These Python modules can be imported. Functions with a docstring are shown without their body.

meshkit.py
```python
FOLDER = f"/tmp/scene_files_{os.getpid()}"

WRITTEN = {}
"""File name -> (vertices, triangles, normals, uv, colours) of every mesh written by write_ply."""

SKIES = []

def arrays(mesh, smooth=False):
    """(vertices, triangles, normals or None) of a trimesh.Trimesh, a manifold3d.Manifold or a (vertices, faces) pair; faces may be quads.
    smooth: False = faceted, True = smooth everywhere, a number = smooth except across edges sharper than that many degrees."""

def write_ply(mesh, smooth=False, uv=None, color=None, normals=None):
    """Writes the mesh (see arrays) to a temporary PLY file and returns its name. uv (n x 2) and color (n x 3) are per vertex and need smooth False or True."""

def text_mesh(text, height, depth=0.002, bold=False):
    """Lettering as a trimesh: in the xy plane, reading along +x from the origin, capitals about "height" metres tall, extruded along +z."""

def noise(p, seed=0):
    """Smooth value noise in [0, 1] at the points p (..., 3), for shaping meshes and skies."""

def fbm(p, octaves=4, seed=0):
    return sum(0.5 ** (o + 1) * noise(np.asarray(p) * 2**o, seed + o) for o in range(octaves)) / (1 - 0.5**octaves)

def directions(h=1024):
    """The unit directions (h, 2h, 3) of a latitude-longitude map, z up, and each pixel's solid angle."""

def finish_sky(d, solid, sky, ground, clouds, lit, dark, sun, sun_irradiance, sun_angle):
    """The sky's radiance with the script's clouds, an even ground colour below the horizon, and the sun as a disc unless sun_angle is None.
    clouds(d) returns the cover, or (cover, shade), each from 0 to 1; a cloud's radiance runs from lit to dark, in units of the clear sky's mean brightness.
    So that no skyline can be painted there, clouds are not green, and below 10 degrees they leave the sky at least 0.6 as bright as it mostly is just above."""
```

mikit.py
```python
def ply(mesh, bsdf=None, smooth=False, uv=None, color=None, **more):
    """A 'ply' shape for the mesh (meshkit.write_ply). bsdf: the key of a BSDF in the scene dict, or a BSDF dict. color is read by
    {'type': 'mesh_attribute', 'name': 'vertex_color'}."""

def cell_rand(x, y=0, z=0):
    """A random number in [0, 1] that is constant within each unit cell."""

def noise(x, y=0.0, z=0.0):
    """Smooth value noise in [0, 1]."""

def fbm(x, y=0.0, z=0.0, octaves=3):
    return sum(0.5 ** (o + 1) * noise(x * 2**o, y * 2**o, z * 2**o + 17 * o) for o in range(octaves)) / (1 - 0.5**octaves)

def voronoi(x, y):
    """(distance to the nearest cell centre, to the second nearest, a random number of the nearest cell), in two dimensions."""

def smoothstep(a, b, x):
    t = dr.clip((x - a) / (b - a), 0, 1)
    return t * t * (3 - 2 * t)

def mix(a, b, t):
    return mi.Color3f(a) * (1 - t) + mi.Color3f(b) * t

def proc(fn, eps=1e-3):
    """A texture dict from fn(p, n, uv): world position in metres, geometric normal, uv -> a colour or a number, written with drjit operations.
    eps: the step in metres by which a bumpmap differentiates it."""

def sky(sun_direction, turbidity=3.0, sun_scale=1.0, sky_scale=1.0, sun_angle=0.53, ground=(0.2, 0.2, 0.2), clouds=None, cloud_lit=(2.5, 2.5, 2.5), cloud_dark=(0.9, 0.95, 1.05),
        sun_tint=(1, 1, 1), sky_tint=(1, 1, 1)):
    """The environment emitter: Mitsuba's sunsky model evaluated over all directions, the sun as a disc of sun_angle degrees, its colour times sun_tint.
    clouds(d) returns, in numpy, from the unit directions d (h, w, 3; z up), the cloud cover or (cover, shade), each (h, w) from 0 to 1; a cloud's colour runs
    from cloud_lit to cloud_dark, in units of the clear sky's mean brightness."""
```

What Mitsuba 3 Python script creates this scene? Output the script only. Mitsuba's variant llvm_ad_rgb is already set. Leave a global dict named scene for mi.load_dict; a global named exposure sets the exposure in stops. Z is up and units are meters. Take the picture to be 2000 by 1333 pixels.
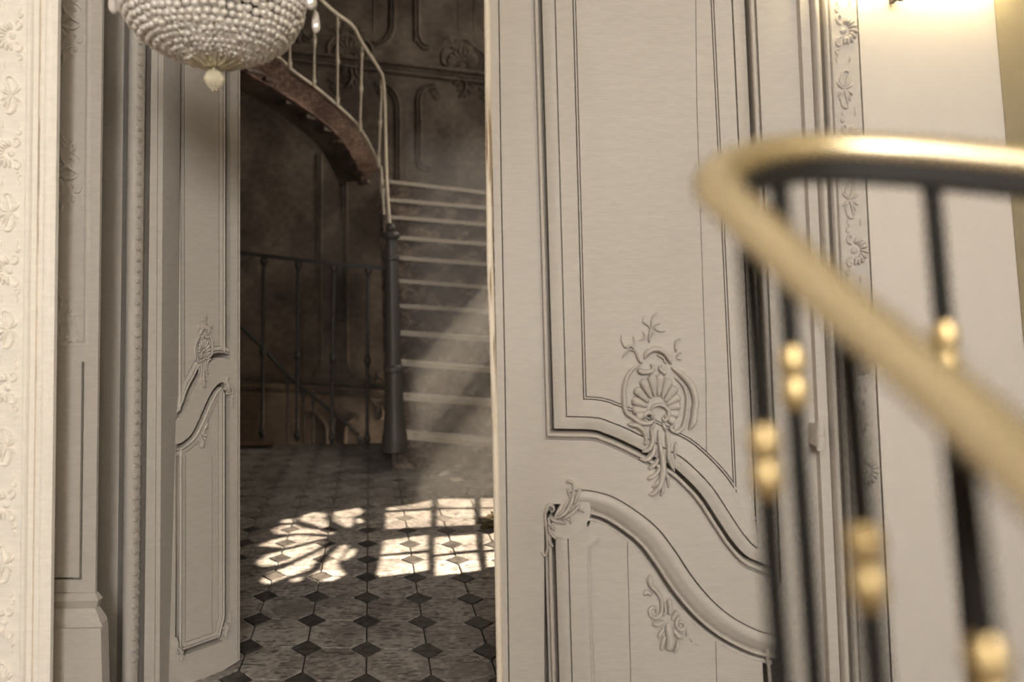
import math, random
import numpy as np, trimesh, mitsuba as mi, drjit as dr, mikit
from shapely.geometry import Polygon, LineString, MultiPolygon, box as sbox
from shapely.ops import split as shsplit
import shapely
from mikit import noise, fbm, smoothstep, mix

random.seed(4); rng = np.random.default_rng(4)
S = 0.85                                   # metres per survey unit
scene, labels = {}, {}

# ------------------------------------------------------------------ camera, light, exposure
FPX, CAM_H = 1650.0, 1.3
PITCH, ROLL = math.radians(2.3), math.radians(1.0)
FWD = np.array([0, math.cos(PITCH), -math.sin(PITCH)])
_r0 = np.array([1.0, 0, 0]); _u0 = np.cross(_r0, FWD)
UP = _u0 * math.cos(ROLL) + _r0 * math.sin(ROLL)
RIGHT = _r0 * math.cos(ROLL) - _u0 * math.sin(ROLL)
EYE = np.array([0, 0, CAM_H])
scene['camera'] = {'type': 'thinlens', 'fov': 2 * math.degrees(math.atan(1000 / FPX)), 'fov_axis': 'x',
                   'aperture_radius': 0.0080 * S, 'focus_distance': 3.2 * S, 'near_clip': 0.02, 'far_clip': 200.0,
                   'to_world': mi.ScalarTransform4f().look_at(origin=list(EYE * S), target=list((EYE + FWD) * S), up=list(UP))}
exposure = 2.17
SUN = np.array([-1.0, -0.30, -1.15])       # direction in which the sunlight travels
scene['sky'] = mikit.sky(list(-SUN), turbidity=4.0, sun_scale=4.5, sky_scale=1.5, sun_angle=0.6, sun_tint=(0.96, 0.98, 1.0), sky_tint=(1.0, 0.97, 0.92))
UNSEEN_WINDOW_LIGHT = (13.2, 12.9, 12.5)           # glow of the unseen back-wall window, placed to light doors and casings
UNSEEN_GLOBE_LIGHT = (6.0, 5.6, 4.9)              # unseen globe lamps, placed to brighten the brass railing
UNSEEN_STRIP_LIGHT = (5.0, 4.1, 2.3)            # warm strip lamp out of view, lighting the top of the front wall

# ------------------------------------------------------------------ survey helpers: the photograph's points measured onto the real planes of the place
def ray(x, y): return FWD + RIGHT * ((x - 1000) / FPX) + UP * ((666.5 - y) / FPX)
def at(x, y, Y):
    d = ray(x, y); return EYE + d * (Y / d[1])
def on_floor(x, y):
    d = ray(x, y); return EYE + d * (-CAM_H / d[2])

class Plane:
    """An upright plane: origin o, horizontal axis u, z up, n towards the viewer."""
    def __init__(self, o, u):
        self.o = np.array(o, float); self.u = np.array(u, float) / np.linalg.norm(u); self.v = np.array([0, 0, 1.0])
        self.n = np.cross(self.u, self.v)
        if self.n[1] > 0: self.n = -self.n
    def uv(self, x, y):
        d = ray(x, y); t = ((self.o - EYE) @ self.n) / (d @ self.n); p = EYE + d * t - self.o
        return np.array([p @ self.u, p @ self.v])
    def path(self, pts): return np.array([self.uv(*q) for q in pts])
    def pt(self, uvh):
        uvh = np.asarray(uvh, float)
        return self.o + uvh[:, :1] * self.u + uvh[:, 1:2] * self.v + uvh[:, 2:3] * self.n
def frontal(Y): return Plane((0, Y, 0), (1, 0, 0))

# ------------------------------------------------------------------ scene entries
def numbered(name):
    if name not in used: used.add(name); return name
    i = 1
    while f'{name}_{i:03d}' in used: i += 1
    used.add(f'{name}_{i:03d}'); return f'{name}_{i:03d}'
used = set()
def thing(name, label=None, cat=None, group=None, kind=None):
    key = numbered(name); labels[key] = {}
    for k, v in (('label', label), ('category', cat), ('group', group), ('kind', kind)):
        if v: labels[key][k] = v
    return key
def obj(name, mesh, mat, parent=None, smooth=False, label=None, kind=None):
    key = numbered(f'{parent}__{name}' if parent else name)
    if isinstance(mesh, (list, tuple)) and len(mesh) and isinstance(mesh[0], trimesh.Trimesh): mesh = trimesh.util.concatenate(mesh)
    m = mesh.copy(); m.apply_scale(S)
    scene[key] = mikit.ply(m, 'mat_' + mat, smooth=smooth)
    if label: labels.setdefault(key, {})['label'] = label
    if kind: labels.setdefault(key, {})['kind'] = kind
    return key
def single(name, mesh, mat, label, cat, smooth=False, group=None, kind=None):
    key = obj(name, mesh, mat, None, smooth); labels[key] = {'label': label, 'category': cat}
    if group: labels[key]['group'] = group
    if kind: labels[key]['kind'] = kind
    return key
def stamp(name, ply, M, parent):
    key = numbered(f'{parent}__{name}'); M = np.array(M, float); M[:3, 3] *= S
    scene[key] = {**ply, 'to_world': mi.ScalarTransform4f(M)}
    return key

# ------------------------------------------------------------------ mesh tools
def grid_faces(n, m, cn=False, cm=False):
    i, j = np.meshgrid(np.arange(n if cn else n - 1), np.arange(m if cm else m - 1), indexing='ij')
    i2, j2 = (i + 1) % n, (j + 1) % m
    q = np.stack([i * m + j, i2 * m + j, i2 * m + j2, i * m + j2], -1).reshape(-1, 4)
    return np.vstack([q[:, [0, 1, 2]], q[:, [0, 2, 3]]])
def tm(v, f): return trimesh.Trimesh(np.asarray(v), np.asarray(f), process=False)
def spline(pts, k=8, closed=False):
    p = np.asarray(pts, float)
    if len(p) < 3: return np.vstack([p[0] + (p[-1] - p[0]) * t for t in np.linspace(0, 1, 5)])
    q = np.vstack([p[-1:], p, p[:2]]) if closed else np.vstack([2 * p[0] - p[1], p, 2 * p[-1] - p[-2]])
    out = []
    for i in range(1, len(q) - 2):
        a, b, c, d = q[i - 1:i + 3]
        for t in np.arange(k) / k:
            out.append(0.5 * (2 * b + (c - a) * t + (2 * a - 5 * b + 4 * c - d) * t * t + (3 * b - a - 3 * c + d) * t ** 3))
    if not closed: out.append(q[-2])
    return np.array(out)
def normals2(p, closed):
    nx, pv = np.roll(p, -1, 0), np.roll(p, 1, 0)
    a, b = p - pv, nx - p
    if not closed: a[0] = b[0]; b[-1] = a[-1]
    a /= np.linalg.norm(a, axis=1, keepdims=True) + 1e-12; b /= np.linalg.norm(b, axis=1, keepdims=True) + 1e-12
    na, nb = np.stack([-a[:, 1], a[:, 0]], 1), np.stack([-b[:, 1], b[:, 0]], 1)
    m = na + nb; m /= np.linalg.norm(m, axis=1, keepdims=True) + 1e-12
    c = np.maximum((m * na).sum(1, keepdims=True), 0.35)
    return m / c
def sweep(plane, path, prof, closed=False):
    """A moulding: profile of (distance to the left of the path, height) along a path on a plane."""
    p = np.asarray(path, float); prof = np.asarray(prof, float); n = normals2(p, closed)
    v = np.concatenate([p[:, None] + n[:, None] * prof[None, :, :1], np.broadcast_to(prof[None, :, 1:], (len(p), len(prof), 1))], 2)
    return tm(plane.pt(v.reshape(-1, 3)), grid_faces(len(p), len(prof), closed))
def face(plane, poly, h0, h1):
    """A board with this outline on a plane, from height h0 to h1."""
    out = []
    for g in (poly.geoms if hasattr(poly, 'geoms') else [poly]):
        if g.is_empty or g.area < 1e-7 or g.geom_type != 'Polygon': continue
        m = trimesh.creation.extrude_polygon(g, h1 - h0, engine='earcut')
        v = np.array(m.vertices); v[:, 2] += h0
        out.append(tm(plane.pt(v), m.faces))
    return trimesh.util.concatenate(out)
RELIEF = 2.5
def stroke(plane, pts, w, k=0.45, h0=0.0, smooth=6, ends=0.25):
    """A carved tendril: half-round, along points given on the plane, full width w (number or list), tapering at its ends."""
    p = spline(pts, smooth); n = len(p); s = np.linspace(0, 1, n)
    w = np.interp(s, np.linspace(0, 1, len(np.atleast_1d(w))), np.atleast_1d(w)) if np.ndim(w) else np.full(n, float(w))
    taper = np.sqrt(np.clip(np.minimum(s, 1 - s) / 0.12, 0, 1)) * (1 - ends) + ends
    w = w * taper; nn = normals2(p, False); nn /= np.linalg.norm(nn, axis=1, keepdims=True)
    ang = np.linspace(0, math.pi, 7)
    d = np.cos(ang)[None, :, None] * (w / 2)[:, None, None]; hh = np.sin(ang)[None, :, None] ** 0.8 * (w * k * RELIEF)[:, None, None] + h0
    hh[:, 0] = hh[:, -1] = -0.004
    v = np.concatenate([p[:, None] + nn[:, None] * d, hh], 2)
    f = grid_faces(n, 7); caps = []
    for r in (0, (n - 1) * 7): caps += [[r, r + i, r + i + 1] for i in range(1, 6)]
    return tm(plane.pt(v.reshape(-1, 3)), np.vstack([f, caps]))
def boss(plane, c, r, k=0.6, h0=0.0, ry=None):
    a, e = np.linspace(0, 2 * math.pi, 13)[:-1], np.linspace(0, math.pi / 2, 5)
    v = [[c[0] + r * math.cos(t) * math.cos(q), c[1] + (ry or r) * math.sin(t) * math.cos(q), h0 + r * k * math.sin(q)] for q in e for t in a]
    return tm(plane.pt(v), grid_faces(5, 12, False, True))
def tube(pts, r, sides=8, caps=True):
    p = np.asarray(pts, float); r = np.broadcast_to(np.asarray(r, float), (len(p),))
    t = np.gradient(p, axis=0); t /= np.linalg.norm(t, axis=1, keepdims=True)
    ref = np.array([0, 0, 1.0]) if abs(t[:, 2]).max() < 0.98 else np.array([0.31, 0.95, 0.05])
    a = np.cross(t, ref); a /= np.linalg.norm(a, axis=1, keepdims=True); b = np.cross(a, t)
    g = np.arange(sides) * 2 * math.pi / sides
    v = p[:, None] + r[:, None, None] * (np.cos(g)[None, :, None] * a[:, None] + np.sin(g)[None, :, None] * b[:, None])
    f = grid_faces(len(p), sides, False, True); v = v.reshape(-1, 3)
    if caps:
        k = len(v); v = np.vstack([v, p[:1], p[-1:]]); e = (len(p) - 1) * sides
        f = np.vstack([f, [[k, i, (i + 1) % sides] for i in range(sides)], [[k + 1, e + (i + 1) % sides, e + i] for i in range(sides)]])
    return tm(v, f)
def section(pts, prof, up=(0, 0, 1.0)):
    """A bar of constant section (side, up) along a path in space, its section kept upright."""
    p = np.asarray(pts, float); t = np.gradient(p, axis=0); t /= np.linalg.norm(t, axis=1, keepdims=True)
    a = np.cross(t, np.asarray(up, float)); a /= np.linalg.norm(a, axis=1, keepdims=True); b = np.cross(a, t)
    prof = np.asarray(prof, float); m = len(prof)
    v = (p[:, None] + prof[None, :, :1] * a[:, None] + prof[None, :, 1:] * b[:, None]).reshape(-1, 3)
    f = grid_faces(len(p), m, False, True); e = (len(p) - 1) * m
    caps = [[0, i, i + 1] for i in range(1, m - 1)] + [[e, e + i + 1, e + i] for i in range(1, m - 1)]
    return tm(v, np.vstack([f, caps]))
def lathe(prof, base, top=None, sides=20):
    """Turned shape: (radius, height) from base upwards (towards top, if given)."""
    prof = np.asarray(prof, float); base = np.asarray(base, float)
    ax = np.array([0, 0, 1.0]) if top is None else (np.asarray(top) - base) / np.linalg.norm(np.asarray(top) - base)
    a = np.cross(ax, [0.2, 0.95, 0.1]); a /= np.linalg.norm(a); b = np.cross(ax, a)
    g = np.arange(sides) * 2 * math.pi / sides
    v = base + prof[:, None, 1:] * ax + prof[:, None, :1] * (np.cos(g)[None, :, None] * a + np.sin(g)[None, :, None] * b)
    return tm(v.reshape(-1, 3), grid_faces(len(prof), sides, False, True))
def bx(x0, x1, y0, y1, z0, z1):
    m = trimesh.creation.box((x1 - x0, y1 - y0, z1 - z0)); m.apply_translation(((x0 + x1) / 2, (y0 + y1) / 2, (z0 + z1) / 2)); return m
def hexa(b, t):
    """A block from four bottom and four top corners."""
    v = np.vstack([b, t]); f = [[0, 2, 1], [0, 3, 2], [4, 5, 6], [4, 6, 7]]
    for i in range(4): j = (i + 1) % 4; f += [[i, j, j + 4], [i, j + 4, i + 4]]
    return tm(v, f)

# ------------------------------------------------------------------ materials
def bsdf(key, d): scene['mat_' + key] = {'type': 'twosided', 'bsdf': d}; return key
def weave(p): return 0.93 + 0.10 * noise(p.x * 55, p.y * 55, p.z * 310) + 0.03 * noise(p.x * 8, p.y * 8, p.z * 150)
def paint(name, base, stain, rough=0.55, spots=0.0):
    def fn(p, n, uv):
        patch = smoothstep(0.45, 0.75, fbm(p.x * 5, p.y * 5, p.z * 2.2, 3))
        return mix(base, stain, patch * 0.35) * weave(p)
    return bsdf(name, {'type': 'principled', 'base_color': mikit.proc(fn), 'roughness': rough, 'specular': 0.3})
paint('greige_paint', (0.450, 0.414, 0.376), (0.415, 0.377, 0.336))
paint('cream_paint', (0.84, 0.795, 0.725), (0.79, 0.735, 0.65))
def worn_fn(p, n, uv):                     # the casing's worn quirk: flaked brown streaks
    w = smoothstep(0.42, 0.62, fbm(p.x * 160, p.y * 160, p.z * 6, 3)) * smoothstep(0.35, 0.6, noise(p.x * 3, 3.3, p.z * 2.3))
    return mix((0.74, 0.66, 0.55), (0.30, 0.21, 0.13), w) * weave(p)
bsdf('worn_paint', {'type': 'principled', 'base_color': mikit.proc(worn_fn), 'roughness': 0.6, 'specular': 0.3})
bsdf('plain_wall', {'type': 'principled', 'base_color': {'type': 'rgb', 'value': [0.545, 0.50, 0.455]}, 'roughness': 0.7, 'specular': 0.2})
bsdf('olive_wall', {'type': 'principled', 'base_color': {'type': 'rgb', 'value': [0.40, 0.355, 0.255]}, 'roughness': 0.7, 'specular': 0.2})
bsdf('white_room', {'type': 'principled', 'base_color': {'type': 'rgb', 'value': [0.56, 0.52, 0.47]}, 'roughness': 0.8, 'specular': 0.2})
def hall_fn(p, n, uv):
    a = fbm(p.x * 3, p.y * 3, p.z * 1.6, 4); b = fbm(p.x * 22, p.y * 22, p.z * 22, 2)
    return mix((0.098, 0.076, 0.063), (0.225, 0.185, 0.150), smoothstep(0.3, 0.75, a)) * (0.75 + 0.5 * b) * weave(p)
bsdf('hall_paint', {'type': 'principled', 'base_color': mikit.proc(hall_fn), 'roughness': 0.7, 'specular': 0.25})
def wood_fn(p, n, uv):
    a = fbm(p.x * 9, p.y * 9, p.z * 9, 4); b = fbm(p.x * 70, p.y * 70, p.z * 45, 2)
    return mix((0.070, 0.046, 0.038), (0.27, 0.205, 0.155), smoothstep(0.42, 0.72, a * 0.6 + b * 0.4)) * weave(p)
bsdf('old_wood', {'type': 'principled', 'base_color': mikit.proc(wood_fn), 'roughness': 0.55, 'specular': 0.4})
def string_fn(p, n, uv):
    b = fbm(p.x * 60, p.y * 60, p.z * 60, 3); a = fbm(p.x * 5, p.y * 5, p.z * 5, 2)
    return mix((0.12, 0.075, 0.06), (0.42, 0.28, 0.22), smoothstep(0.35, 0.75, 0.6 * b + 0.4 * a)) * weave(p)
bsdf('string_paint', {'type': 'principled', 'base_color': mikit.proc(string_fn), 'roughness': 0.6, 'specular': 0.3})
bsdf('tread_edge', {'type': 'principled', 'base_color': {'type': 'rgb', 'value': [0.52, 0.46, 0.38]}, 'roughness': 0.5, 'specular': 0.4})  # whole treads, set paler than the risers
def stone(name, a, b, off):
    def fn(p, n, uv):
        big = fbm(p.x * 7 + off, p.y * 7, 0.0, 3); fine = fbm(p.x * 60 + off, p.y * 60, 0.0, 3)
        speck = smoothstep(0.62, 0.75, fbm(p.x * 38, p.y * 90 + off, 0.0, 2))
        return mix(mix(a, b, smoothstep(0.3, 0.7, 0.5 * big + 0.5 * fine)), (0.03, 0.026, 0.022), speck * 0.6)
    return bsdf(name, {'type': 'principled', 'base_color': mikit.proc(fn), 'roughness': 0.5, 'specular': 0.3})
stone('pale_stone', (0.175, 0.157, 0.143), (0.33, 0.302, 0.277), 0.0)
stone('pale_stone_b', (0.155, 0.138, 0.127), (0.295, 0.268, 0.246), 31.0)
stone('dusty_stone', (0.150, 0.134, 0.120), (0.270, 0.246, 0.222), 11.0)
stone('dusty_dark_stone', (0.085, 0.076, 0.068), (0.165, 0.150, 0.135), 83.0)
stone('dark_stone', (0.035, 0.031, 0.028), (0.075, 0.067, 0.06), 57.0)
bsdf('grout', {'type': 'diffuse', 'reflectance': {'type': 'rgb', 'value': [0.05, 0.043, 0.037]}})
bsdf('rail_paint', {'type': 'principled', 'base_color': {'type': 'rgb', 'value': [0.55, 0.48, 0.38]}, 'roughness': 0.45, 'specular': 0.4})
bsdf('dark_iron', {'type': 'principled', 'base_color': {'type': 'rgb', 'value': [0.055, 0.048, 0.042]}, 'roughness': 0.5, 'specular': 0.4})
bsdf('newel_iron', {'type': 'principled', 'base_color': {'type': 'rgb', 'value': [0.075, 0.064, 0.055]}, 'roughness': 0.45, 'specular': 0.5})
bsdf('black_iron', {'type': 'principled', 'base_color': {'type': 'rgb', 'value': [0.014, 0.0125, 0.011]}, 'roughness': 0.55, 'specular': 0.15})
bsdf('brass', {'type': 'principled', 'base_color': {'type': 'rgb', 'value': [0.98, 0.84, 0.56]}, 'metallic': 1.0, 'roughness': 0.34})
bsdf('dull_brass', {'type': 'principled', 'base_color': {'type': 'rgb', 'value': [0.70, 0.53, 0.27]}, 'metallic': 1.0, 'roughness': 0.46})  # copy of the brass, collar highlights toned down through a darker colour
bsdf('gilt', {'type': 'principled', 'base_color': {'type': 'rgb', 'value': [0.70, 0.645, 0.51]}, 'metallic': 0.7, 'roughness': 0.3})
bsdf('crystal_bead', {'type': 'principled', 'base_color': {'type': 'rgb', 'value': [0.62, 0.58, 0.535]}, 'roughness': 0.12, 'specular': 0.9, 'clearcoat': 0.6})
bsdf('grey_metal', {'type': 'principled', 'base_color': {'type': 'rgb', 'value': [0.30, 0.27, 0.22]}, 'metallic': 0.6, 'roughness': 0.4})
bsdf('white_frame', {'type': 'principled', 'base_color': {'type': 'rgb', 'value': [0.6, 0.57, 0.5]}, 'roughness': 0.5})
bsdf('plaster_chip', {'type': 'diffuse', 'reflectance': {'type': 'rgb', 'value': [0.62, 0.56, 0.48]}})
bsdf('dry_leaf', {'type': 'diffuse', 'reflectance': {'type': 'rgb', 'value': [0.09, 0.07, 0.04]}})

# ------------------------------------------------------------------ the setting: front room
YF = 2.40                                  # face of the front wall
WALL = frontal(YF)
K = YF / FPX                               # one photographed pixel on the front wall
def struct(name, mesh, mat, label, cat, smooth=False): return single(name, mesh, mat, label, cat, smooth, kind='structure')
RX0, RX1 = at(1942, 0, YF), at(1993, 590, YF)      # the corner with the side wall
def corner_x(z): return RX0[0] + (RX1[0] - RX0[0]) * (z - RX0[2]) / (RX1[2] - RX0[2])
def wu(x, y): return WALL.uv(x, y)
CAS_R = [wu(1676, 0), wu(1745, 1333)]
def line_at(ab, z):
    a, b = ab; return a[0] + (b[0] - a[0]) * (z - a[1]) / (b[1] - a[1])
HT = 4.4
wall_f = face(WALL, Polygon([(line_at(CAS_R, HT), HT), (line_at(CAS_R, 0), 0), (corner_x(0) + 0.06, 0), (corner_x(HT) + 0.06, HT)]), -0.12, -0.004)
struct('wall_front', wall_f, 'plain_wall', 'plain pinkish beige wall right of the carved door casing', 'wall')
struct('wall_front_left', bx(-3.3, wu(-60, 700)[0], YF, YF + 0.12, 0, HT), 'plain_wall', 'plain wall beyond the bright casing at far left', 'wall')
struct('wall_header', bx(-1.65, 1.25, YF, YF + 0.12, 2.9, HT), 'plain_wall', 'wall above the tall doorway', 'wall')
a, b = np.array([corner_x(HT), YF, HT]), np.array([corner_x(0), YF, 0.0])
back = np.array([0.0, -5.2 - YF, 0])
struct('wall_right', hexa([b, b + back, b + back + [0.1, 0, 0], b + [0.1, 0.12, 0]], [a, a + back, a + back + [0.1, 0, 0], a + [0.1, 0.12, 0]]), 'olive_wall', 'olive beige side wall at the far right edge', 'wall')
struct('wall_left', bx(-3.3, -3.2, -5.2, YF, 0, HT), 'white_room', 'left wall of the front room', 'wall')
struct('floor_front', bx(-3.3, 1.9, -5.2, YF + 0.12, -0.1, -0.001), 'old_wood', 'dark wooden floor of the front room', 'floor')
struct('ceiling', bx(-3.3, 1.9, -5.3, YF + 0.14, HT, HT + 0.1), 'white_room', 'pale ceiling of the front room', 'ceiling')
WZ0, WZ1, WX0, WX1 = 2.2, 4.1, 0.25, 1.45
struct('wall_back', [bx(-3.3, WX0, -5.3, -5.2, 0, HT), bx(WX1, 1.9, -5.3, -5.2, 0, HT), bx(WX0, WX1, -5.3, -5.2, 0, WZ0), bx(WX0, WX1, -5.3, -5.2, WZ1, HT)], 'white_room', 'back wall of the front room', 'wall')
def pane_window(name, label, corners, nrm):
    """An unseen window in a front-room wall, placed to light the doors: four corners (anticlockwise from inside), glowing panes, frame and a crossbar."""
    c = np.array(corners, float); nrm = np.array(nrm, float)
    w = thing(name, label, 'window', kind='structure')
    edge = [tube([c[i], c[(i + 1) % 4]], 0.035, 6) for i in range(4)]
    mids = [(c[i] + c[(i + 1) % 4]) / 2 for i in range(4)]
    obj('frame', edge + [tube([mids[0], mids[2]], 0.022, 6), tube([mids[1], mids[3]], 0.022, 6)], 'white_frame', w)
    ctr = c.mean(0)
    for i in range(4):
        q = np.array([c[i], mids[i], ctr, mids[i - 1]]) - nrm * 0.03
        f = [[0, 1, 2], [0, 2, 3]] if np.cross(q[1] - q[0], q[2] - q[0]) @ nrm > 0 else [[0, 2, 1], [0, 3, 2]]
        k = obj('pane', tm(q, f), 'white_frame', w)
        scene[k]['emitter'] = {'type': 'area', 'radiance': {'type': 'rgb', 'value': list(UNSEEN_WINDOW_LIGHT)}}
pane_window('window_1', 'unseen bright window in the back wall of the front room, lighting the doors', [(WX0, -5.2, WZ0), (WX1, -5.2, WZ0), (WX1, -5.2, WZ1), (WX0, -5.2, WZ1)], (0, 1, 0))

# carved frieze of the casings: shells, scrolls and crossed leaves
def frieze(c, flip, scale, height_ratio=0.42):
    """Relief strokes of one repeat around the photographed centre c, opening to the left (flip = 1) or right (-1)."""
    out = []
    def q(pts): return WALL.path([(c[0] + flip * x * scale, c[1] + y) for x, y in pts])
    for i in range(9):
        t = math.radians(95 + i * 21); r1 = 36 - 3 * abs(i - 4) * 0.6
        out.append(stroke(WALL, q([(12 * math.cos(t), -12 * math.sin(t)), (0.6 * r1 * math.cos(t), -0.6 * r1 * math.sin(t)), (r1 * math.cos(t + 0.12), -r1 * math.sin(t + 0.12))]), np.array([3, 8, 6]) * K, height_ratio))
    out.append(boss(WALL, q([(2, 0)])[0], 7 * K, 0.8))
    for s in (1, -1):
        out.append(stroke(WALL, q([(6, s * 12), (14, s * 14), (19, s * 22), (15, s * 30), (8, s * 27), (10, s * 21)]), np.array([3, 5, 5, 4, 3]) * K, height_ratio))
        out.append(stroke(WALL, q([(10, s * 40), (17, s * 36), (21, s * 42), (15, s * 48), (19, s * 56), (16, s * 64)]), np.array([2, 4, 4, 3, 2]) * K, height_ratio))
        out.append(stroke(WALL, q([(-14, s * 48), (-14, s * 64)]), 3.2 * K, height_ratio))
        for dx, dy in ((-16, 24), (-10, 32), (12, 22), (18, 15), (-22, 12)):
            out.append(stroke(WALL, q([(0, 115), (dx * 0.6, 115 + s * dy * 0.45), (dx, 115 + s * dy)]), np.array([3, 6, 3]) * K, height_ratio))
        out.append(stroke(WALL, q([(2, 115 + s * 4), (8, 115 + s * 18), (3, 115 + s * 33), (-8, 115 + s * 36), (-13, 115 + s * 28)]), np.array([3, 5, 5, 3]) * K, height_ratio))
    return trimesh.util.concatenate(out)

# left casing
def vline(pts, y0=-220, y1=1420):
    (xa, ya), (xb, yb) = pts; f = lambda y: xa + (xb - xa) * (y - ya) / (yb - ya)
    return [(f(y0), y0), (f(y1), y1)]
def board(pl, la, lb, h0, h1): return face(pl, Polygon(list(pl.path(la)) + list(pl.path(lb))[::-1]), h0, h1)
tl = thing('trim_1', 'bright cream door casing with carved shell frieze at the left edge', 'door casing', kind='structure')
e = lambda x0, x1: vline(((x0, 0), (x1, 1333)))
obj('casing_board', [board(WALL, e(-60, -75), e(48, 30), -0.08, 0.0), board(WALL, e(48.6, 30.6), e(62.3, 46), -0.08, 0.004), board(WALL, e(67, 50.5), e(77, 61), -0.08, 0.0), board(WALL, e(83, 66), e(115, 99), -0.012, 0.004), board(WALL, e(80, 63), e(88, 71), -0.08, -0.012)], 'cream_paint', tl)
obj('worn_quirk', board(WALL, e(75, 59), e(84, 67), -0.08, -0.008), 'worn_paint', tl, label='worn groove with flaked brown paint')
obj('groove_back', board(WALL, e(40, 22), e(76, 60), -0.09, -0.06), 'cream_paint', tl)
obj('bead_moulding', sweep(WALL, WALL.path(e(67, 50.7)), [(-0.0005 - 0.009 + 0.009 * math.cos(t), 0.012 * math.sin(t)) for t in np.linspace(0, math.pi, 9)]) , 'cream_paint', tl, smooth=True)
obj('ridge_moulding', sweep(WALL, WALL.path(e(97, 81)), [(0.010, 0.0035), (0.006, 0.007), (0.0, 0.0085), (-0.006, 0.007), (-0.010, 0.0035)]), 'cream_paint', tl, smooth=True)
for i in range(-1, 6):
    y = 71 + 229 * i
    obj('carved_frieze', frieze((25 - 0.0145 * y, y), 1, 1.0), 'cream_paint', tl, smooth=True)

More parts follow.
